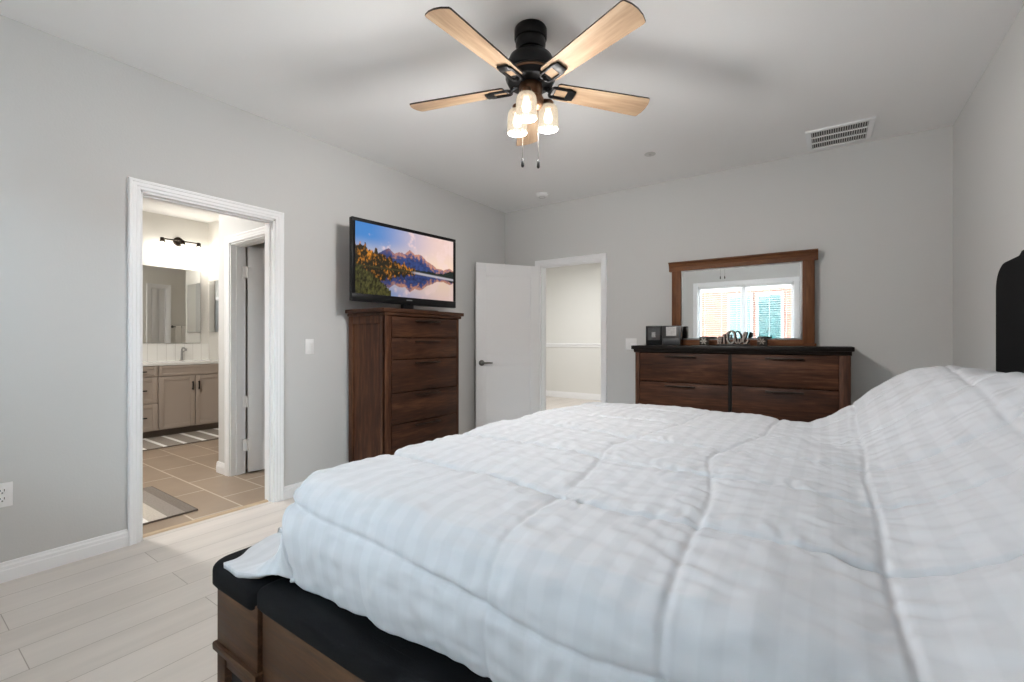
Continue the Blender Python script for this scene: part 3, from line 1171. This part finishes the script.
SIGNF = mat('sign_silver_face', srgb(176, 164, 156), .45)
for st_ in strokes:
    st_ = [(x, z * 1.05 + .004) for x, z in st_]
    l = MB().tube([(x + .006, .010, z) for x, z in st_], .0085, 8).build('letter', MATS['sign_dark'], sg)
    MB().tube([(x - .002, -.004, z) for x, z in st_], .0062, 8).build('letter_face', SIGNF, l)

# ------------------------------------------------------------------ chest of drawers and television
chs = thing('chest_of_drawers', 'tall dark walnut chest of drawers against the left wall under the television', 'chest of drawers', (-3.245, 2.735, 0))
cw = .425
m = MB()
m.box(0, .44, -cw + .012, cw - .012, .08, 1.37)
# paneled sides
for s in (-1, 1):
    a, b_ = sorted((s * cw, s * (cw - .014)))
    m.box(0, .055, a, b_, 0, 1.37, bev=.002).box(.40, .452, a, b_, 0, 1.37, bev=.002)
    m.box(.055, .40, a, b_, 1.30, 1.37, bev=.002).box(.055, .40, a, b_, .05, .16, bev=.002)
m.box(.43, .455, -cw, -cw + .062, 0, 1.37, bev=.002).box(.43, .455, cw - .03, cw, 0, 1.37, bev=.002)
m.box(.43, .453, -cw + .06, cw - .03, .05, .16, bev=.002)
m.build('carcass', WZ, chs)
m = MB()
m.box(-.005, .482, -cw - .030, cw + .042, 1.388, 1.418, bev=.004)
m.box(0, .468, -cw - .014, cw + .022, 1.362, 1.388, bev=.006)
m.build('top', WY_SHADED, chs)
bx('plinth', WY_SHADED, chs, 0, .462, -cw - .01, cw + .01, 0, .06, bev=.004)
for k, (za, zb) in enumerate([(1.192, 1.354), (1.018, 1.184), (.755, 1.010), (.508, .747), (.275, .500), (.165, .267)]):
    w_ = MB().box(.44, .458, -cw + .066, cw - .034, za, zb, bev=.003).build('drawer', WY_SHADED, chs)
    h = MB().box(.474, .483, -.13, .16, zb - .032, zb - .022, bev=.002)
    h.box(.456, .476, -.11, -.10, zb - .031, zb - .023).box(.456, .476, .13, .14, zb - .031, zb - .023)
    h.build('handle', DKMETAL, w_)

TVW, TVH = 1.088, .655
tva = math.atan2(-0.10, 1.085)
tv = thing('television', 'black flat screen television showing mountains over a lake, standing on the tall chest', 'television', (-2.98, 2.725, 1.4185), tva)
# local frame: x towards the room (screen normal), y along the screen
m = MB()
m.box(-.035, .0, -TVW / 2, TVW / 2, .056, .056 + TVH, bev=.006)
m.box(-.06, -.03, -.35, .35, .12, .5, bev=.02)
m.build('housing', BLACKP, tv)
m = MB()
z0, z1 = .056, .056 + TVH
bl_, bt, bb_ = .030, .028, .062
m.box(0, .007, -TVW / 2, TVW / 2, z1 - bt, z1, bev=.002).box(0, .009, -TVW / 2, TVW / 2, z0, z0 + bb_, bev=.003)
m.box(0, .007, -TVW / 2, -TVW / 2 + bl_, z0 + bb_, z1 - bt, bev=.002).box(0, .007, TVW / 2 - bl_, TVW / 2, z0 + bb_, z1 - bt, bev=.002)
m.build('bezel', BLACKP, tv)
bx('maker_mark', mat('grey_mark', (.2, .2, .21, 1), .4), tv, .0088, .0095, -.03, .03, z0 + .034, z0 + .042)
m = MB()
m.box(-.045, .0, -.055, .055, .01, .10, bev=.006)
m.prism([(-.10, -.20), (.10, -.25), (.12, -.22), (.12, .22), (.10, .25), (-.10, .20)], 'Z', .0005, .012, bev=.003)
m.build('stand', BLACKP, tv)

# picture on the screen: sunrise over a mountain lake, drawn on a fine grid
NX, NZ = 230, 130
u = np.linspace(0, 1, NX)[:, None] * np.ones((1, NZ))
v = np.linspace(0, 1, NZ)[None, :] * np.ones((NX, 1))      # 0 bottom


def fbm(x, y, s, o=4):
    out = np.zeros_like(x)
    for i in range(x.shape[0]):
        for j in range(x.shape[1]):
            q = 0
            f_ = s
            a_ = 1
            for _ in range(o):
                q += a_ * noise.noise(Vector((x[i, j] * f_, y[i, j] * f_, s * .37)))
                f_ *= 2.1
                a_ *= .5
            out[i, j] = q
    return out


def C(r, g, b):
    return np.array(srgb(r, g, b)[:3])


n1 = fbm(u * 1.7, v, 5)
n2 = fbm(u * 1.7, v, 22, 3)
n3 = fbm(u * 2.6, v * .9, 26, 4)
nx = fbm(u[:, :1] * 1.0, u[:, :1] * 0 + .5, 14, 4)          # 1-D noise for ridges
HZN = .40


def scene_above(uu, t):
    """t = height above the lake line (0..0.6); returns colour"""
    sky = C(70, 132, 200) * (1 - smoothstep(.1, .9, uu))[..., None] + C(238, 206, 196) * smoothstep(.1, .9, uu)[..., None]
    low = smoothstep(.45, .05, t)[..., None]
    sky = sky * (1 - .65 * low) + C(250, 222, 188) * .65 * low
    cl = (smoothstep(.15, .6, n1 + .7 * (uu - .6)) * .7)[..., None]
    sky = sky * (1 - cl) + C(244, 214, 208) * cl
    ridge_x = np.array([0, .16, .24, .30, .36, .40, .46, .51, .56, .62, .70, .80, .88, .95, 1.0])
    ridge_y = np.array([.10, .16, .24, .30, .235, .275, .25, .335, .27, .29, .19, .12, .10, .135, .11])
    rg = np.interp(uu[:, 0], ridge_x, ridge_y) + .016 * nx[:, 0]
    mt_ = (t < rg[:, None])
    dep_ = (rg[:, None] - t)
    warm = smoothstep(.10, .0, dep_ + .09 * n2)[..., None] * smoothstep(.2, .45, uu)[..., None]
    mcol = C(42, 60, 112) * (1 + .8 * n2[..., None]) * (1 - warm) + C(196, 138, 116) * warm
    col = np.where(mt_[..., None], mcol, sky)
    fr = .035 + .02 * nx + .02 * smoothstep(.85, 1.0, uu) * 3
    col = np.where((t < fr)[..., None], C(24, 34, 30) * (1 + .4 * n2[..., None]), col)
    tl = .31 - .50 * uu + .085 * fbm(uu * 1.0, uu * 0, 30, 3)
    tr_ = (t < tl)
    tcol = C(186, 118, 30) * np.maximum(.15, 1 + 1.3 * n3[..., None]) * .8
    tmix = smoothstep(-.35, .5, n3 * .8 + n1 * .5 - .2 + 1.2 * (t - .1))[..., None]
    tcol = tcol * tmix + C(30, 28, 16) * (1 - tmix)
    col = np.where(tr_[..., None], tcol, col)
    return col


above = scene_above(u, np.maximum(v - HZN, 0) * 1.0)
refl = scene_above(u, np.maximum(HZN - v, 0) * 1.05)
refl = refl * .78
shore = (np.abs(v - HZN - .012 * (u - .5)) < .012)
img = np.where((v > HZN)[..., None], above, refl)
img = np.where((shore & (u < .5))[..., None], C(58, 52, 26) * (1 + .5 * n2[..., None]), img)
lp = smoothstep(.02, 0, np.abs(v - HZN + .02 + .08 * (u - .7) ** 1) - .006) * smoothstep(.5, .6, u) * .7
img = img * (1 - lp[..., None]) + C(210, 205, 215) * lp[..., None]
gr = (v < .40 - 1.35 * np.maximum(u - .02, 0) ** 1.2 + .05 * n2) & (u < .32)
gcol = C(60, 58, 26) * np.maximum(.1, 1 + 1.5 * n3[..., None])
img = np.where(gr[..., None], np.maximum(gcol, 0), img)
img = np.clip(img, 0, 1)
ys = np.linspace(-TVW / 2 + bl_, TVW / 2 - bl_, NX)
zs = np.linspace(z0 + bb_, z1 - bt, NZ)
yy, zz = np.meshgrid(ys, zs, indexing='ij')
vs = np.stack([np.full_like(yy, .003), yy, zz], -1).reshape(-1, 3)
ii = np.arange(NX * NZ).reshape(NX, NZ)
qd = np.stack([ii[:-1, :-1], ii[1:, :-1], ii[1:, 1:], ii[:-1, 1:]], -1).reshape(-1, 4)
me = bpy.data.meshes.new('screen')
me.from_pydata(vs.tolist(), [], qd.tolist())
at = me.color_attributes.new('picture', 'FLOAT_COLOR', 'POINT')
at.data.foreach_set('color', np.concatenate([img.reshape(-1, 3), np.ones((NX * NZ, 1))], 1).astype(np.float32).reshape(-1))
sm = bpy.data.materials.new('lit_screen')
sm.use_nodes = True
n = sm.node_tree
b = n.nodes['Principled BSDF']
b.inputs['Base Color'].default_value = (.003, .003, .003, 1)
b.inputs['Roughness'].default_value = .25
ca = n.nodes.new('ShaderNodeVertexColor')
ca.layer_name = 'picture'
n.links.new(ca.outputs['Color'], b.inputs['Emission Color'])
b.inputs['Emission Strength'].default_value = .95
me.materials.append(sm)
so_ = bpy.data.objects.new('screen', me)
COL.objects.link(so_)
so_.parent = tv
so_['label'] = 'lit screen with a sunrise mountain lake picture'

# ------------------------------------------------------------------ ceiling fan
FAN_PEAK = 1.4


def beam(lamp):
    """luminaire distribution: jar glass and socket throw more light sideways than straight up or down"""
    lamp.use_nodes = True
    n = lamp.node_tree
    e = n.nodes['Emission']
    g = n.nodes.new('ShaderNodeNewGeometry')
    sp = n.nodes.new('ShaderNodeSeparateXYZ')
    c = n.nodes.new('ShaderNodeValToRGB')
    m_ = n.nodes.new('ShaderNodeMapRange')
    m_.inputs['From Min'].default_value = -1
    m_.inputs['From Max'].default_value = 1
    e_ = c.color_ramp.elements
    e_[0].position, e_[0].color = 0.0, (.42, .42, .42, 1)
    e_[1].position, e_[1].color = 1.0, (.10, .10, .10, 1)
    for p, v_ in ((.12, .50), (.30, .78), (.48, 1.0), (.58, 1.18), (.70, .92), (.85, .36)):
        k_ = e_.new(p)
        k_.color = (v_, v_, v_, 1)
    x = n.nodes.new('ShaderNodeMath')
    x.operation = 'MULTIPLY'
    x.inputs[1].default_value = FAN_PEAK
    n.links.new(g.outputs['Incoming'], sp.inputs[0])
    n.links.new(sp.outputs['Z'], m_.inputs['Value'])
    n.links.new(m_.outputs[0], c.inputs[0])
    n.links.new(c.outputs[0], x.inputs[0])
    n.links.new(x.outputs[0], e.inputs['Strength'])


FX, FY = -1.235, 1.943
fan = thing('ceiling_fan', 'five-blade oak and black ceiling fan with three lit glass shades', 'ceiling fan', (FX, FY, ZC))
# everything below is measured down from the ceiling (local z = world z - 2.74)
zc = ZC


def zl(z):
    return z - zc


MB().lathe([(0, zl(2.739)), (.079, zl(2.739)), (.082, zl(2.733)), (.082, zl(2.690)), (.079, zl(2.684)), (.074, zl(2.682)), (.076, zl(2.676)),
            (.075, zl(2.650)), (.066, zl(2.632)), (.040, zl(2.622)), (0, zl(2.62))], n=48).build('canopy', BLACKM, fan)
MB().lathe([(.017, zl(2.64)), (.017, zl(2.59)), (.03, zl(2.586)), (.03, zl(2.57))], n=24).build('downrod', BLACKM, fan)
MB().lathe([(0, zl(2.620)), (.055, zl(2.620)), (.086, zl(2.610)), (.108, zl(2.590)), (.121, zl(2.560)), (.124, zl(2.532)), (.122, zl(2.520)),
            (.118, zl(2.514)), (.124, zl(2.508)), (.124, zl(2.482)), (.114, zl(2.464)), (.08, zl(2.456)), (0, zl(2.456))], n=56).build('motor_housing', BLACKM, fan)
MB().lathe([(.126, zl(2.502)), (.1275, zl(2.499)), (.1275, zl(2.493)), (.126, zl(2.490))], n=56).build('trim_band', BRONZE, fan)
MB().lathe([(0, zl(2.457)), (.058, zl(2.457)), (.060, zl(2.440)), (.058, zl(2.392)), (.066, zl(2.386)), (.066, zl(2.362)), (.058, zl(2.345)),
            (.036, zl(2.330)), (.014, zl(2.322)), (0, zl(2.318))], n=40).build('light_kit', BRONZE, fan, label='bronze light fitter under the black motor')
for k in range(5):
    t = R(-91.4 + 72 * k)
    mz = Matrix.Translation((0, 0, zl(2.449))) @ Matrix.Rotation(t, 4, 'Z') @ Matrix.Rotation(R(-12), 4, 'X')
    # blade: slightly flared board with softened corners
    pts = [(.135, -.046), (.145, -.053), (.645, -.070), (.656, -.067), (.668, -.035), (.672, 0), (.668, .035), (.656, .067), (.645, .070), (.145, .053), (.135, .046)]
    b = MB().prism(pts, 'Z', -.004, .004)
    bo = b.build('blade', OAK, fan)
    bo.matrix_local = mz
    bo.data.materials.append(DKEDGE)
    for p in bo.data.polygons:
        if abs(p.normal.z) < .5:
            p.material_index = 1
    # iron: arm, then an open rounded frame screwed under the blade
    b = MB()
    b.tube([(.07, 0, .012), (.09, 0, .004), (.115, 0, -.010)], [.013, .012, .011], 10)
    fr_ = []
    for (cx, sy, t0) in ((.205, 1, 0), (.125, 1, 90), (.125, -1, 180), (.205, -1, 270)):
        for q in range(6):
            a_ = R(t0 + 90 * q / 5)
            fr_.append((cx + .018 * math.cos(a_), sy * .014 + .018 * math.sin(a_), -.009))
    fr_.append(fr_[0])
    b.tube(fr_, .0075, 8)
    b.box(.195, .240, -.032, .032, -.016, -.0045, bev=.005)
    io = b.build('blade_iron', BLACKM, bo)
BULB = emit('bulb_light', (1.0, .84, .62, 1), 12)
SHADE = lit_shade('ribbed_lit_glass', (1.0, .84, .62, 1), .85, .45)
for k, tdeg in enumerate((-70, 50, 170)):
    t = R(tdeg)
    cx, cy = .094 * math.cos(t), .094 * math.sin(t)
    MB().tube([(.05 * math.cos(t), .05 * math.sin(t), zl(2.372)), (.075 * math.cos(t), .075 * math.sin(t), zl(2.392)), (cx, cy, zl(2.394)), (cx, cy, zl(2.38))], .009).build('lamp_arm', BRONZE, fan)
    MB().lathe([(0, zl(2.392)), (.020, zl(2.392)), (.026, zl(2.384)), (.027, zl(2.362)), (.030, zl(2.356)), (.030, zl(2.350)), (0, zl(2.350))], (cx, cy, 0), 24).build('lamp_socket', BRONZE, fan)
    MB().lathe([(.027, zl(2.368)), (.039, zl(2.362)), (.047, zl(2.348)), (.050, zl(2.325)), (.0515, zl(2.262)), (.0525, zl(2.249)), (.050, zl(2.246)),
                (.0485, zl(2.262)), (.047, zl(2.325)), (.044, zl(2.346)), (.036, zl(2.359))], (cx, cy, 0), 96, rib=.018, ribn=24).build('lamp_shade', SHADE, fan, label='ribbed clear glass lamp shade, lit')
    MB().lathe([(0, zl(2.352)), (.012, zl(2.352)), (.013, zl(2.340)), (.020, zl(2.320)), (.023, zl(2.300)), (.018, zl(2.283)), (0, zl(2.276))], (cx, cy, 0), 20).build('bulb', BULB, fan)
    pd = bpy.data.lights.new('fan_bulb_light', 'POINT')
    pd.energy = FAN_W
    pd.color = (1.0, .97, .93)
    pd.shadow_soft_size = .05
    beam(pd)
    p_ = bpy.data.objects.new('fan_bulb_light', pd)
    COL.objects.link(p_)
    p_.parent = fan
    p_.location = (cx, cy, zl(2.262))
for (dx_, dy_, zend) in ((-.035, -.02, 2.045), (.030, .025, 2.04)):
    c_ = MB().tube([(dx_, dy_, zl(2.335)), (dx_, dy_, zl(zend + .04))], .0011, 6).build('pull_chain', DKMETAL, fan)
    MB().lathe([(0, zl(zend + .045)), (.004, zl(zend + .042)), (.007, zl(zend + .03)), (.008, zl(zend + .006)), (.005, zl(zend)), (0, zl(zend))], (dx_, dy_, 0), 14).build('pull_knob', BLACKM, c_)

# ------------------------------------------------------------------ ceiling fittings
vt = thing('ceiling_vent', 'white square louvred air vent in the ceiling above the dresser', 'vent', (.068, 4.28, ZC))
q = .208
m = MB()
for (a, b_, c_, d_) in ((-q, q, -q, -q + .035), (-q, q, q - .035, q), (-q, -q + .035, -q + .035, q - .035), (q - .035, q, -q + .035, q - .035)):
    m.box(a, b_, c_, d_, -.014, -.001, bev=.003)
m.build('frame', TRIM, vt)
bx('duct_shade', mat('vent_shadow', (.05, .05, .05, 1), .9), vt, -q + .035, q - .035, -q + .035, q - .035, -.003, -.0005)  # thin dark sheet behind the louvres, duct shade put into its colour
m = MB()
for yy_ in (-.06, .06):
    m.box(-q + .035, q - .035, yy_ - .005, yy_ + .005, -.013, -.003)
m.build('bar', TRIM, vt)
m = MB()
x = -q + .042
while x < q - .04:
    m.box(x - .0035, x + .0035, -q + .035, q - .035, -.009, -.003)
    x += .0145
m.build('louvre', mat('vent_fin', srgb(200, 200, 200), .5), vt)

sd = thing('smoke_detector', 'round white smoke detector on the ceiling near the back left corner', 'smoke detector', (-2.526, 4.203, ZC))
MB().lathe([(0, -.001), (.066, -.001), (.066, -.012), (.06, -.014), (.058, -.03), (.048, -.036), (0, -.037)], n=36).build('body', PLASTW, sd)
MB().lathe([(.030, -.0365), (.033, -.039), (.036, -.0365)], n=32).build('ring', mat('grey_plastic', srgb(190, 190, 188), .5), sd)
sk = thing('sprinkler_cover', 'flat round sprinkler cover plate on the ceiling in front of the vent', 'sprinkler', (-1.234, 3.819, ZC))
MB().lathe([(0, -.001), (.046, -.001), (.046, -.004), (.041, -.006), (0, -.006)], n=32).build('plate', mat('cover_plate', srgb(205, 205, 203), .45), sk)
MB().lathe([(0, -.006), (.012, -.006), (.010, -.009), (0, -.0095)], n=20).build('cap', mat('grey_plastic', srgb(190, 190, 188), .5), sk)

# ------------------------------------------------------------------ switches and outlet


def plate(name, label, cat, loc, rz, gangs=1, kind='switch'):
    t = thing(name, label, cat, loc, rz)
    w_ = .036 + .023 * (gangs - 1)
    bx('plate', PLASTW, t, -w_, w_, -.006, -.0005, -.0585, .0585, bev=.0025)
    for g in range(gangs):
        cx = (g - (gangs - 1) / 2) * .046
        if kind == 'switch':
            mm = Matrix.Translation((cx, -.006, 0)) @ Matrix.Rotation(R(4), 4, 'X')
            MB().box(-.016, .016, -.004, .002, -.033, .033, bev=.0015, m=mm).build('rocker', PLASTW, t)
        else:
            for s in (-1, 1):
                r_ = MB().lathe([(0, 0), (.0165, 0), (.0165, .003), (.015, .004), (0, .004)], n=28,
                                m=Matrix.Translation((cx, -.006, s * .0195)) @ Matrix.Rotation(PI / 2, 4, 'X')).build('receptacle', PLASTW, t)
                h = MB()
                h.box(cx - .0075, cx - .0055, -.0104, -.0095, s * .0195 + .000, s * .0195 + .009).box(cx + .0055, cx + .0078, -.0104, -.0095, s * .0195 - .001, s * .0195 + .010)
                h.box(cx - .0025, cx + .0025, -.0104, -.0095, s * .0195 - .010, s * .0195 - .005)
                h.build('slot', DARKHOLE, r_)
    return t


plate('light_switch', 'white single rocker light switch on the left wall between doorway and chest', 'switch', (XL, 1.988, 1.12), R(90))
plate('light_switch', 'white double rocker light switch on the back wall at the left end of the dresser', 'switch', (-1.672, YB, 1.128), 0, 2)
plate('wall_outlet', 'white duplex wall outlet low on the left wall', 'outlet', (XL, .400, .42), R(90), 1, 'outlet')

# ------------------------------------------------------------------ bathroom contents
va = thing('vanity', 'taupe shaker bathroom vanity with white countertop', 'vanity', (-6.60, 1.6, 0))
VY0, VY1 = -1.0, 1.195
m = MB()
m.box(-.495, -.0, VY0, VY1, .085, .86)
m.build('carcass', VAN, va)
bx('toe_kick', VANDK, va, -.49, -.075, VY0, VY1, 0, .085)
m = MB()
m.box(-.498, .022, VY0 - .01, VY1 + .003, .862, .898, bev=.003)
ct = m.build('countertop', QUARTZ, va)
bx('backsplash', SPLASH, va, -.499, -.478, VY0, VY1, .898, 1.12)


def shaker(name, y0, y1, z0, z1, par):
    m = MB()
    m.box(0.001, .012, y0, y1, z0, z1)
    r_ = .05 if z1 - z0 > .2 else .032
    m.box(.012, .02, y0, y0 + r_, z0, z1, bev=.001).box(.012, .02, y1 - r_, y1, z0, z1, bev=.001)
    m.box(.012, .02, y0 + r_, y1 - r_, z0, z0 + r_, bev=.001).box(.012, .02, y0 + r_, y1 - r_, z1 - r_, z1, bev=.001)
    return m.build(name, VAN, par)


def pull(par, y, z, vert):
    m = MB()
    L_h = .055
    if vert:
        m.box(.044, .056, y - .007, y + .007, z - L_h, z + L_h, bev=.003).box(.02, .046, y - .004, y + .004, z - L_h + .01, z - L_h + .02).box(.02, .046, y - .004, y + .004, z + L_h - .02, z + L_h - .01)
    else:
        m.box(.044, .056, y - L_h, y + L_h, z - .007, z + .007, bev=.003).box(.02, .046, y - L_h + .01, y - L_h + .02, z - .004, z + .004).box(.02, .046, y + L_h - .02, y + L_h - .01, z - .004, z + .004)
    m.build('pull', BLACKM, par)


ya, yb2 = .12, .45
for (z0_, z1_) in ((.735, .855), (.420, .725), (.095, .410)):
    d_ = shaker('drawer', ya, yb2, z0_, z1_, va)
    pull(d_, .285 + .0, (z0_ + z1_) / 2 if z1_ - z0_ < .2 else (z0_ + z1_) / 2, False)
shaker('false_front', .465, 1.185, .735, .855, va)
d_ = shaker('door', .465, .84, .095, .725, va)
pull(d_, .81, .60, True)
d_ = shaker('door', .85, 1.185, .095, .725, va)
pull(d_, .88, .60, True)
shaker('false_front', -.62, .105, .735, .855, va)
d_ = shaker('door', -.62, -.262, .095, .725, va)
pull(d_, -.29, .60, True)
d_ = shaker('door', -.252, .105, .095, .725, va)
pull(d_, -.225, .60, True)
fa = MB()
fa.lathe([(0, .898), (.028, .898), (.028, .904), (.014, .910), (.012, 1.02), (0, 1.02)], (-.40, .845, 0), 24)
fa.tube([(-.40, .845, .99), (-.40, .845, 1.045), (-.37, .845, 1.065), (-.32, .845, 1.062), (-.27, .845, 1.045), (-.265, .845, 1.03)], .011)
fa.tube([(-.40, .845, 1.0), (-.40, .88, 1.03), (-.40, .905, 1.055)], .006)
fa.build('faucet', STEEL, va)

bm_ = thing('wall_mirror', 'frameless wide mirror on the wall over the bathroom vanity', 'mirror', (BX0, 1.65, 1.13))
m = MB().box(.001, .012, -.95, 1.045, 0, .985)
m.build('glass', MIRROR, bm_, smooth=0)
b2 = thing('wall_mirror', 'narrow mirror on the return wall at the right end of the bathroom vanity', 'mirror', (-6.72, RY, 1.28))
MB().box(-.33, .33, -.012, -.001, 0, .70).build('glass', MIRROR, b2, smooth=0)

vl = thing('vanity_light', 'three-lamp dark bronze bar light above the bathroom mirror', 'wall light', (BX0, 2.44, 2.475))
MB().lathe([(0, 0), (.06, 0), (.06, .012), (.05, .022), (0, .024)], n=32, m=Matrix.Rotation(PI / 2, 4, 'Y')).build('wall_plate', DKMETAL, vl)
MB().tube([(.02, 0, 0), (.09, 0, 0)], .012).tube([(.09, -.23, 0), (.09, .23, 0)], .008).build('bar', DKMETAL, vl)
BB = emit('bath_bulb_light', (1.0, .88, .70, 1), 5)
CLG = glass_mat('clear_lamp_glass', (.96, .96, .95, 1), .08)
for y in (-.205, 0.02, .205):
    s_ = MB().lathe([(0, .012), (.018, .012), (.022, 0), (.026, -.03), (.032, -.04), (0, -.04)], (.09, y, 0), 20).build('lamp_socket', DKMETAL, vl)
    MB().lathe([(.03, -.038), (.045, -.06), (.052, -.10), (.055, -.15), (.053, -.15), (.050, -.10), (.043, -.06)], (.09, y, 0), 28).build('lamp_shade', CLG, vl)
    MB().lathe([(0, -.04), (.012, -.042), (.014, -.06), (.028, -.09), (.03, -.11), (.02, -.13), (0, -.138)], (.09, y, 0), 20).build('bulb', BB, vl)
    pd = bpy.data.lights.new('bath_bulb_light', 'POINT')
    pd.energy = BATH_W
    pd.color = (1.0, .95, .87)
    pd.shadow_soft_size = .04
    p_ = bpy.data.objects.new('bath_bulb_light', pd)
    COL.objects.link(p_)
    p_.parent = vl
    p_.location = (.10, y, -.16)

# towel bar and towels, seen in the bathroom mirror
tb = thing('towel_bar', 'black towel bar seen in the bathroom mirror', 'towel bar', (PX, 3.44, 1.41))
m = MB().tube([(-.06, -.20, 0), (-.06, .10, 0)], .008)
for y in (-.19, .09):
    m.tube([(-.001, y, 0), (-.06, y, 0)], .009)
    m.lathe([(0, 0), (.022, 0), (.022, .008), (0, .009)], n=20, m=Matrix.Translation((-.001, y, 0)) @ Matrix.Rotation(-PI / 2, 4, 'Y'))
m.build('bar', BLACKM, tb)
for y, lab in ((-.115, 'white hand towel nearer the door on the black bar in the mirror'), (-.02, 'white hand towel nearer the bar end in the mirror')):
    m = MB()
    m.prism([(-.0745, -.30), (-.0745, .004), (-.066, .014), (-.054, .014), (-.0455, .004), (-.0455, -.22), (-.0515, -.22), (-.0515, .000), (-.055, .008), (-.065, .008), (-.0685, .000), (-.0685, -.30)], 'Y', y - .04, y + .04)
    o = m.build('hand_towel', TOWEL, loc=(PX, 3.44, 1.41))
    tag(o, lab, 'towel')


def rug(name, label, x0, x1, y0, y1, cols, stripes, z=.001):
    """low rug with straight colour bands running along X"""
    t = thing(name, label, 'rug', ((x0 + x1) / 2, (y0 + y1) / 2, z))
    m = bpy.data.materials.new(name + '_bands')
    m.use_nodes = True
    n = m.node_tree
    b = n.nodes['Principled BSDF']
    b.inputs['Roughness'].default_value = .95
    b.inputs['Specular IOR Level'].default_value = .1
    tcn = n.nodes.new('ShaderNodeTexCoord')
    sp = n.nodes.new('ShaderNodeSeparateXYZ')
    n.links.new(tcn.outputs['Object'], sp.inputs[0])
    mr = n.nodes.new('ShaderNodeMapRange')
    mr.inputs['From Min'].default_value = -(y1 - y0) / 2
    mr.inputs['From Max'].default_value = (y1 - y0) / 2
    n.links.new(sp.outputs['Y'], mr.inputs['Value'])
    cr = n.nodes.new('ShaderNodeValToRGB')
    cr.color_ramp.interpolation = 'CONSTANT'
    e = cr.color_ramp.elements
    for i, (p, c_) in enumerate(stripes):
        if i < 2:
            el = e[i]
            el.position = p
        else:
            el = e.new(p)
        el.color = cols[c_]
    n.links.new(mr.outputs[0], cr.inputs[0])
    ns = n.nodes.new('ShaderNodeTexNoise')
    ns.inputs['Scale'].default_value = 90
    n.links.new(tcn.outputs['Object'], ns.inputs['Vector'])
    r2 = n.nodes.new('ShaderNodeMapRange')
    r2.inputs['To Min'].default_value = .75
    r2.inputs['To Max'].default_value = 1.25
    n.links.new(ns.outputs['Fac'], r2.inputs['Value'])
    mx = n.nodes.new('ShaderNodeMix')
    mx.data_type = 'RGBA'
    mx.blend_type = 'MULTIPLY'
    mx.inputs[0].default_value = 1
    n.links.new(cr.outputs[0], mx.inputs[6])
    n.links.new(r2.outputs[0], mx.inputs[7])
    n.links.new(mx.outputs[2], b.inputs['Base Color'])
    bp = n.nodes.new('ShaderNodeBump')
    bp.inputs['Distance'].default_value = .004
    n.links.new(ns.outputs['Fac'], bp.inputs['Height'])
    n.links.new(bp.outputs[0], b.inputs['Normal'])
    hx, hy = (x1 - x0) / 2, (y1 - y0) / 2
    MB().box(-hx, hx, -hy, hy, .001, .012, bev=.004).build('pile', m, t)
    m2 = MB()
    for (a, b_, c_, d_) in ((-hx - .006, hx + .006, -hy - .006, -hy), (-hx - .006, hx + .006, hy, hy + .006), (-hx - .006, -hx, -hy, hy), (hx, hx + .006, -hy, hy)):
        m2.box(a, b_, c_, d_, 0, .010)
    m2.build('binding', mat('rug_binding', srgb(104, 94, 86), .9), t)
    return t


GR, DG, WH, TN = srgb(150, 142, 134), srgb(128, 119, 111), srgb(232, 230, 226), srgb(196, 188, 178)
st_ = []
p = 0.0
while p < .97:
    st_ += [(p, 0), (min(p + .085, .99), 1)]
    p += .11
rug('bath_rug', 'grey runner rug with narrow white stripes in front of the vanity', -6.60, -5.92, 1.0, 2.70, [GR, WH], st_[:30])
rug('bath_mat', 'grey and cream banded mat just inside the bathroom doorway', -4.40, -3.555, .62, 1.33, [TN, GR, DG, WH], [(0, 0), (.35, 3), (.62, 0), (.76, 1), (.9, 2)])

# ------------------------------------------------------------------ unseen ceiling lamps added to brighten the hall and bathroom


def added_flush_lamp(label, loc, watts, col):
    t = thing('added_flush_light', label, 'added light', loc)
    MB().lathe([(0, -.001), (.16, -.001), (.16, -.02), (.15, -.025), (0, -.025)], n=36).build('base', PLASTW, t)
    MB().lathe([(.148, -.026), (.14, -.05), (.10, -.075), (0, -.085)], n=36).build('diffuser', emit('diffuser_' + str(watts), col, watts / 12), t)
    pd = bpy.data.lights.new('added_flush_light_lamp', 'AREA')
    pd.shape = 'DISK'
    pd.size = .3
    pd.energy = watts
    pd.color = col[:3]
    p_ = bpy.data.objects.new('added_flush_light_lamp', pd)
    COL.objects.link(p_)
    p_.parent = t
    p_.location = (0, 0, -.09)
    return t


added_flush_lamp('unseen round flush light added to brighten the hall beyond the open door', (-3.6, 6.6, HZ), HALL_W, (1, .99, .97, 1))
added_flush_lamp('unseen round flush light added to brighten the bathroom', (-4.7, .75, BZ), BATHC_W, (1, .97, .92, 1))
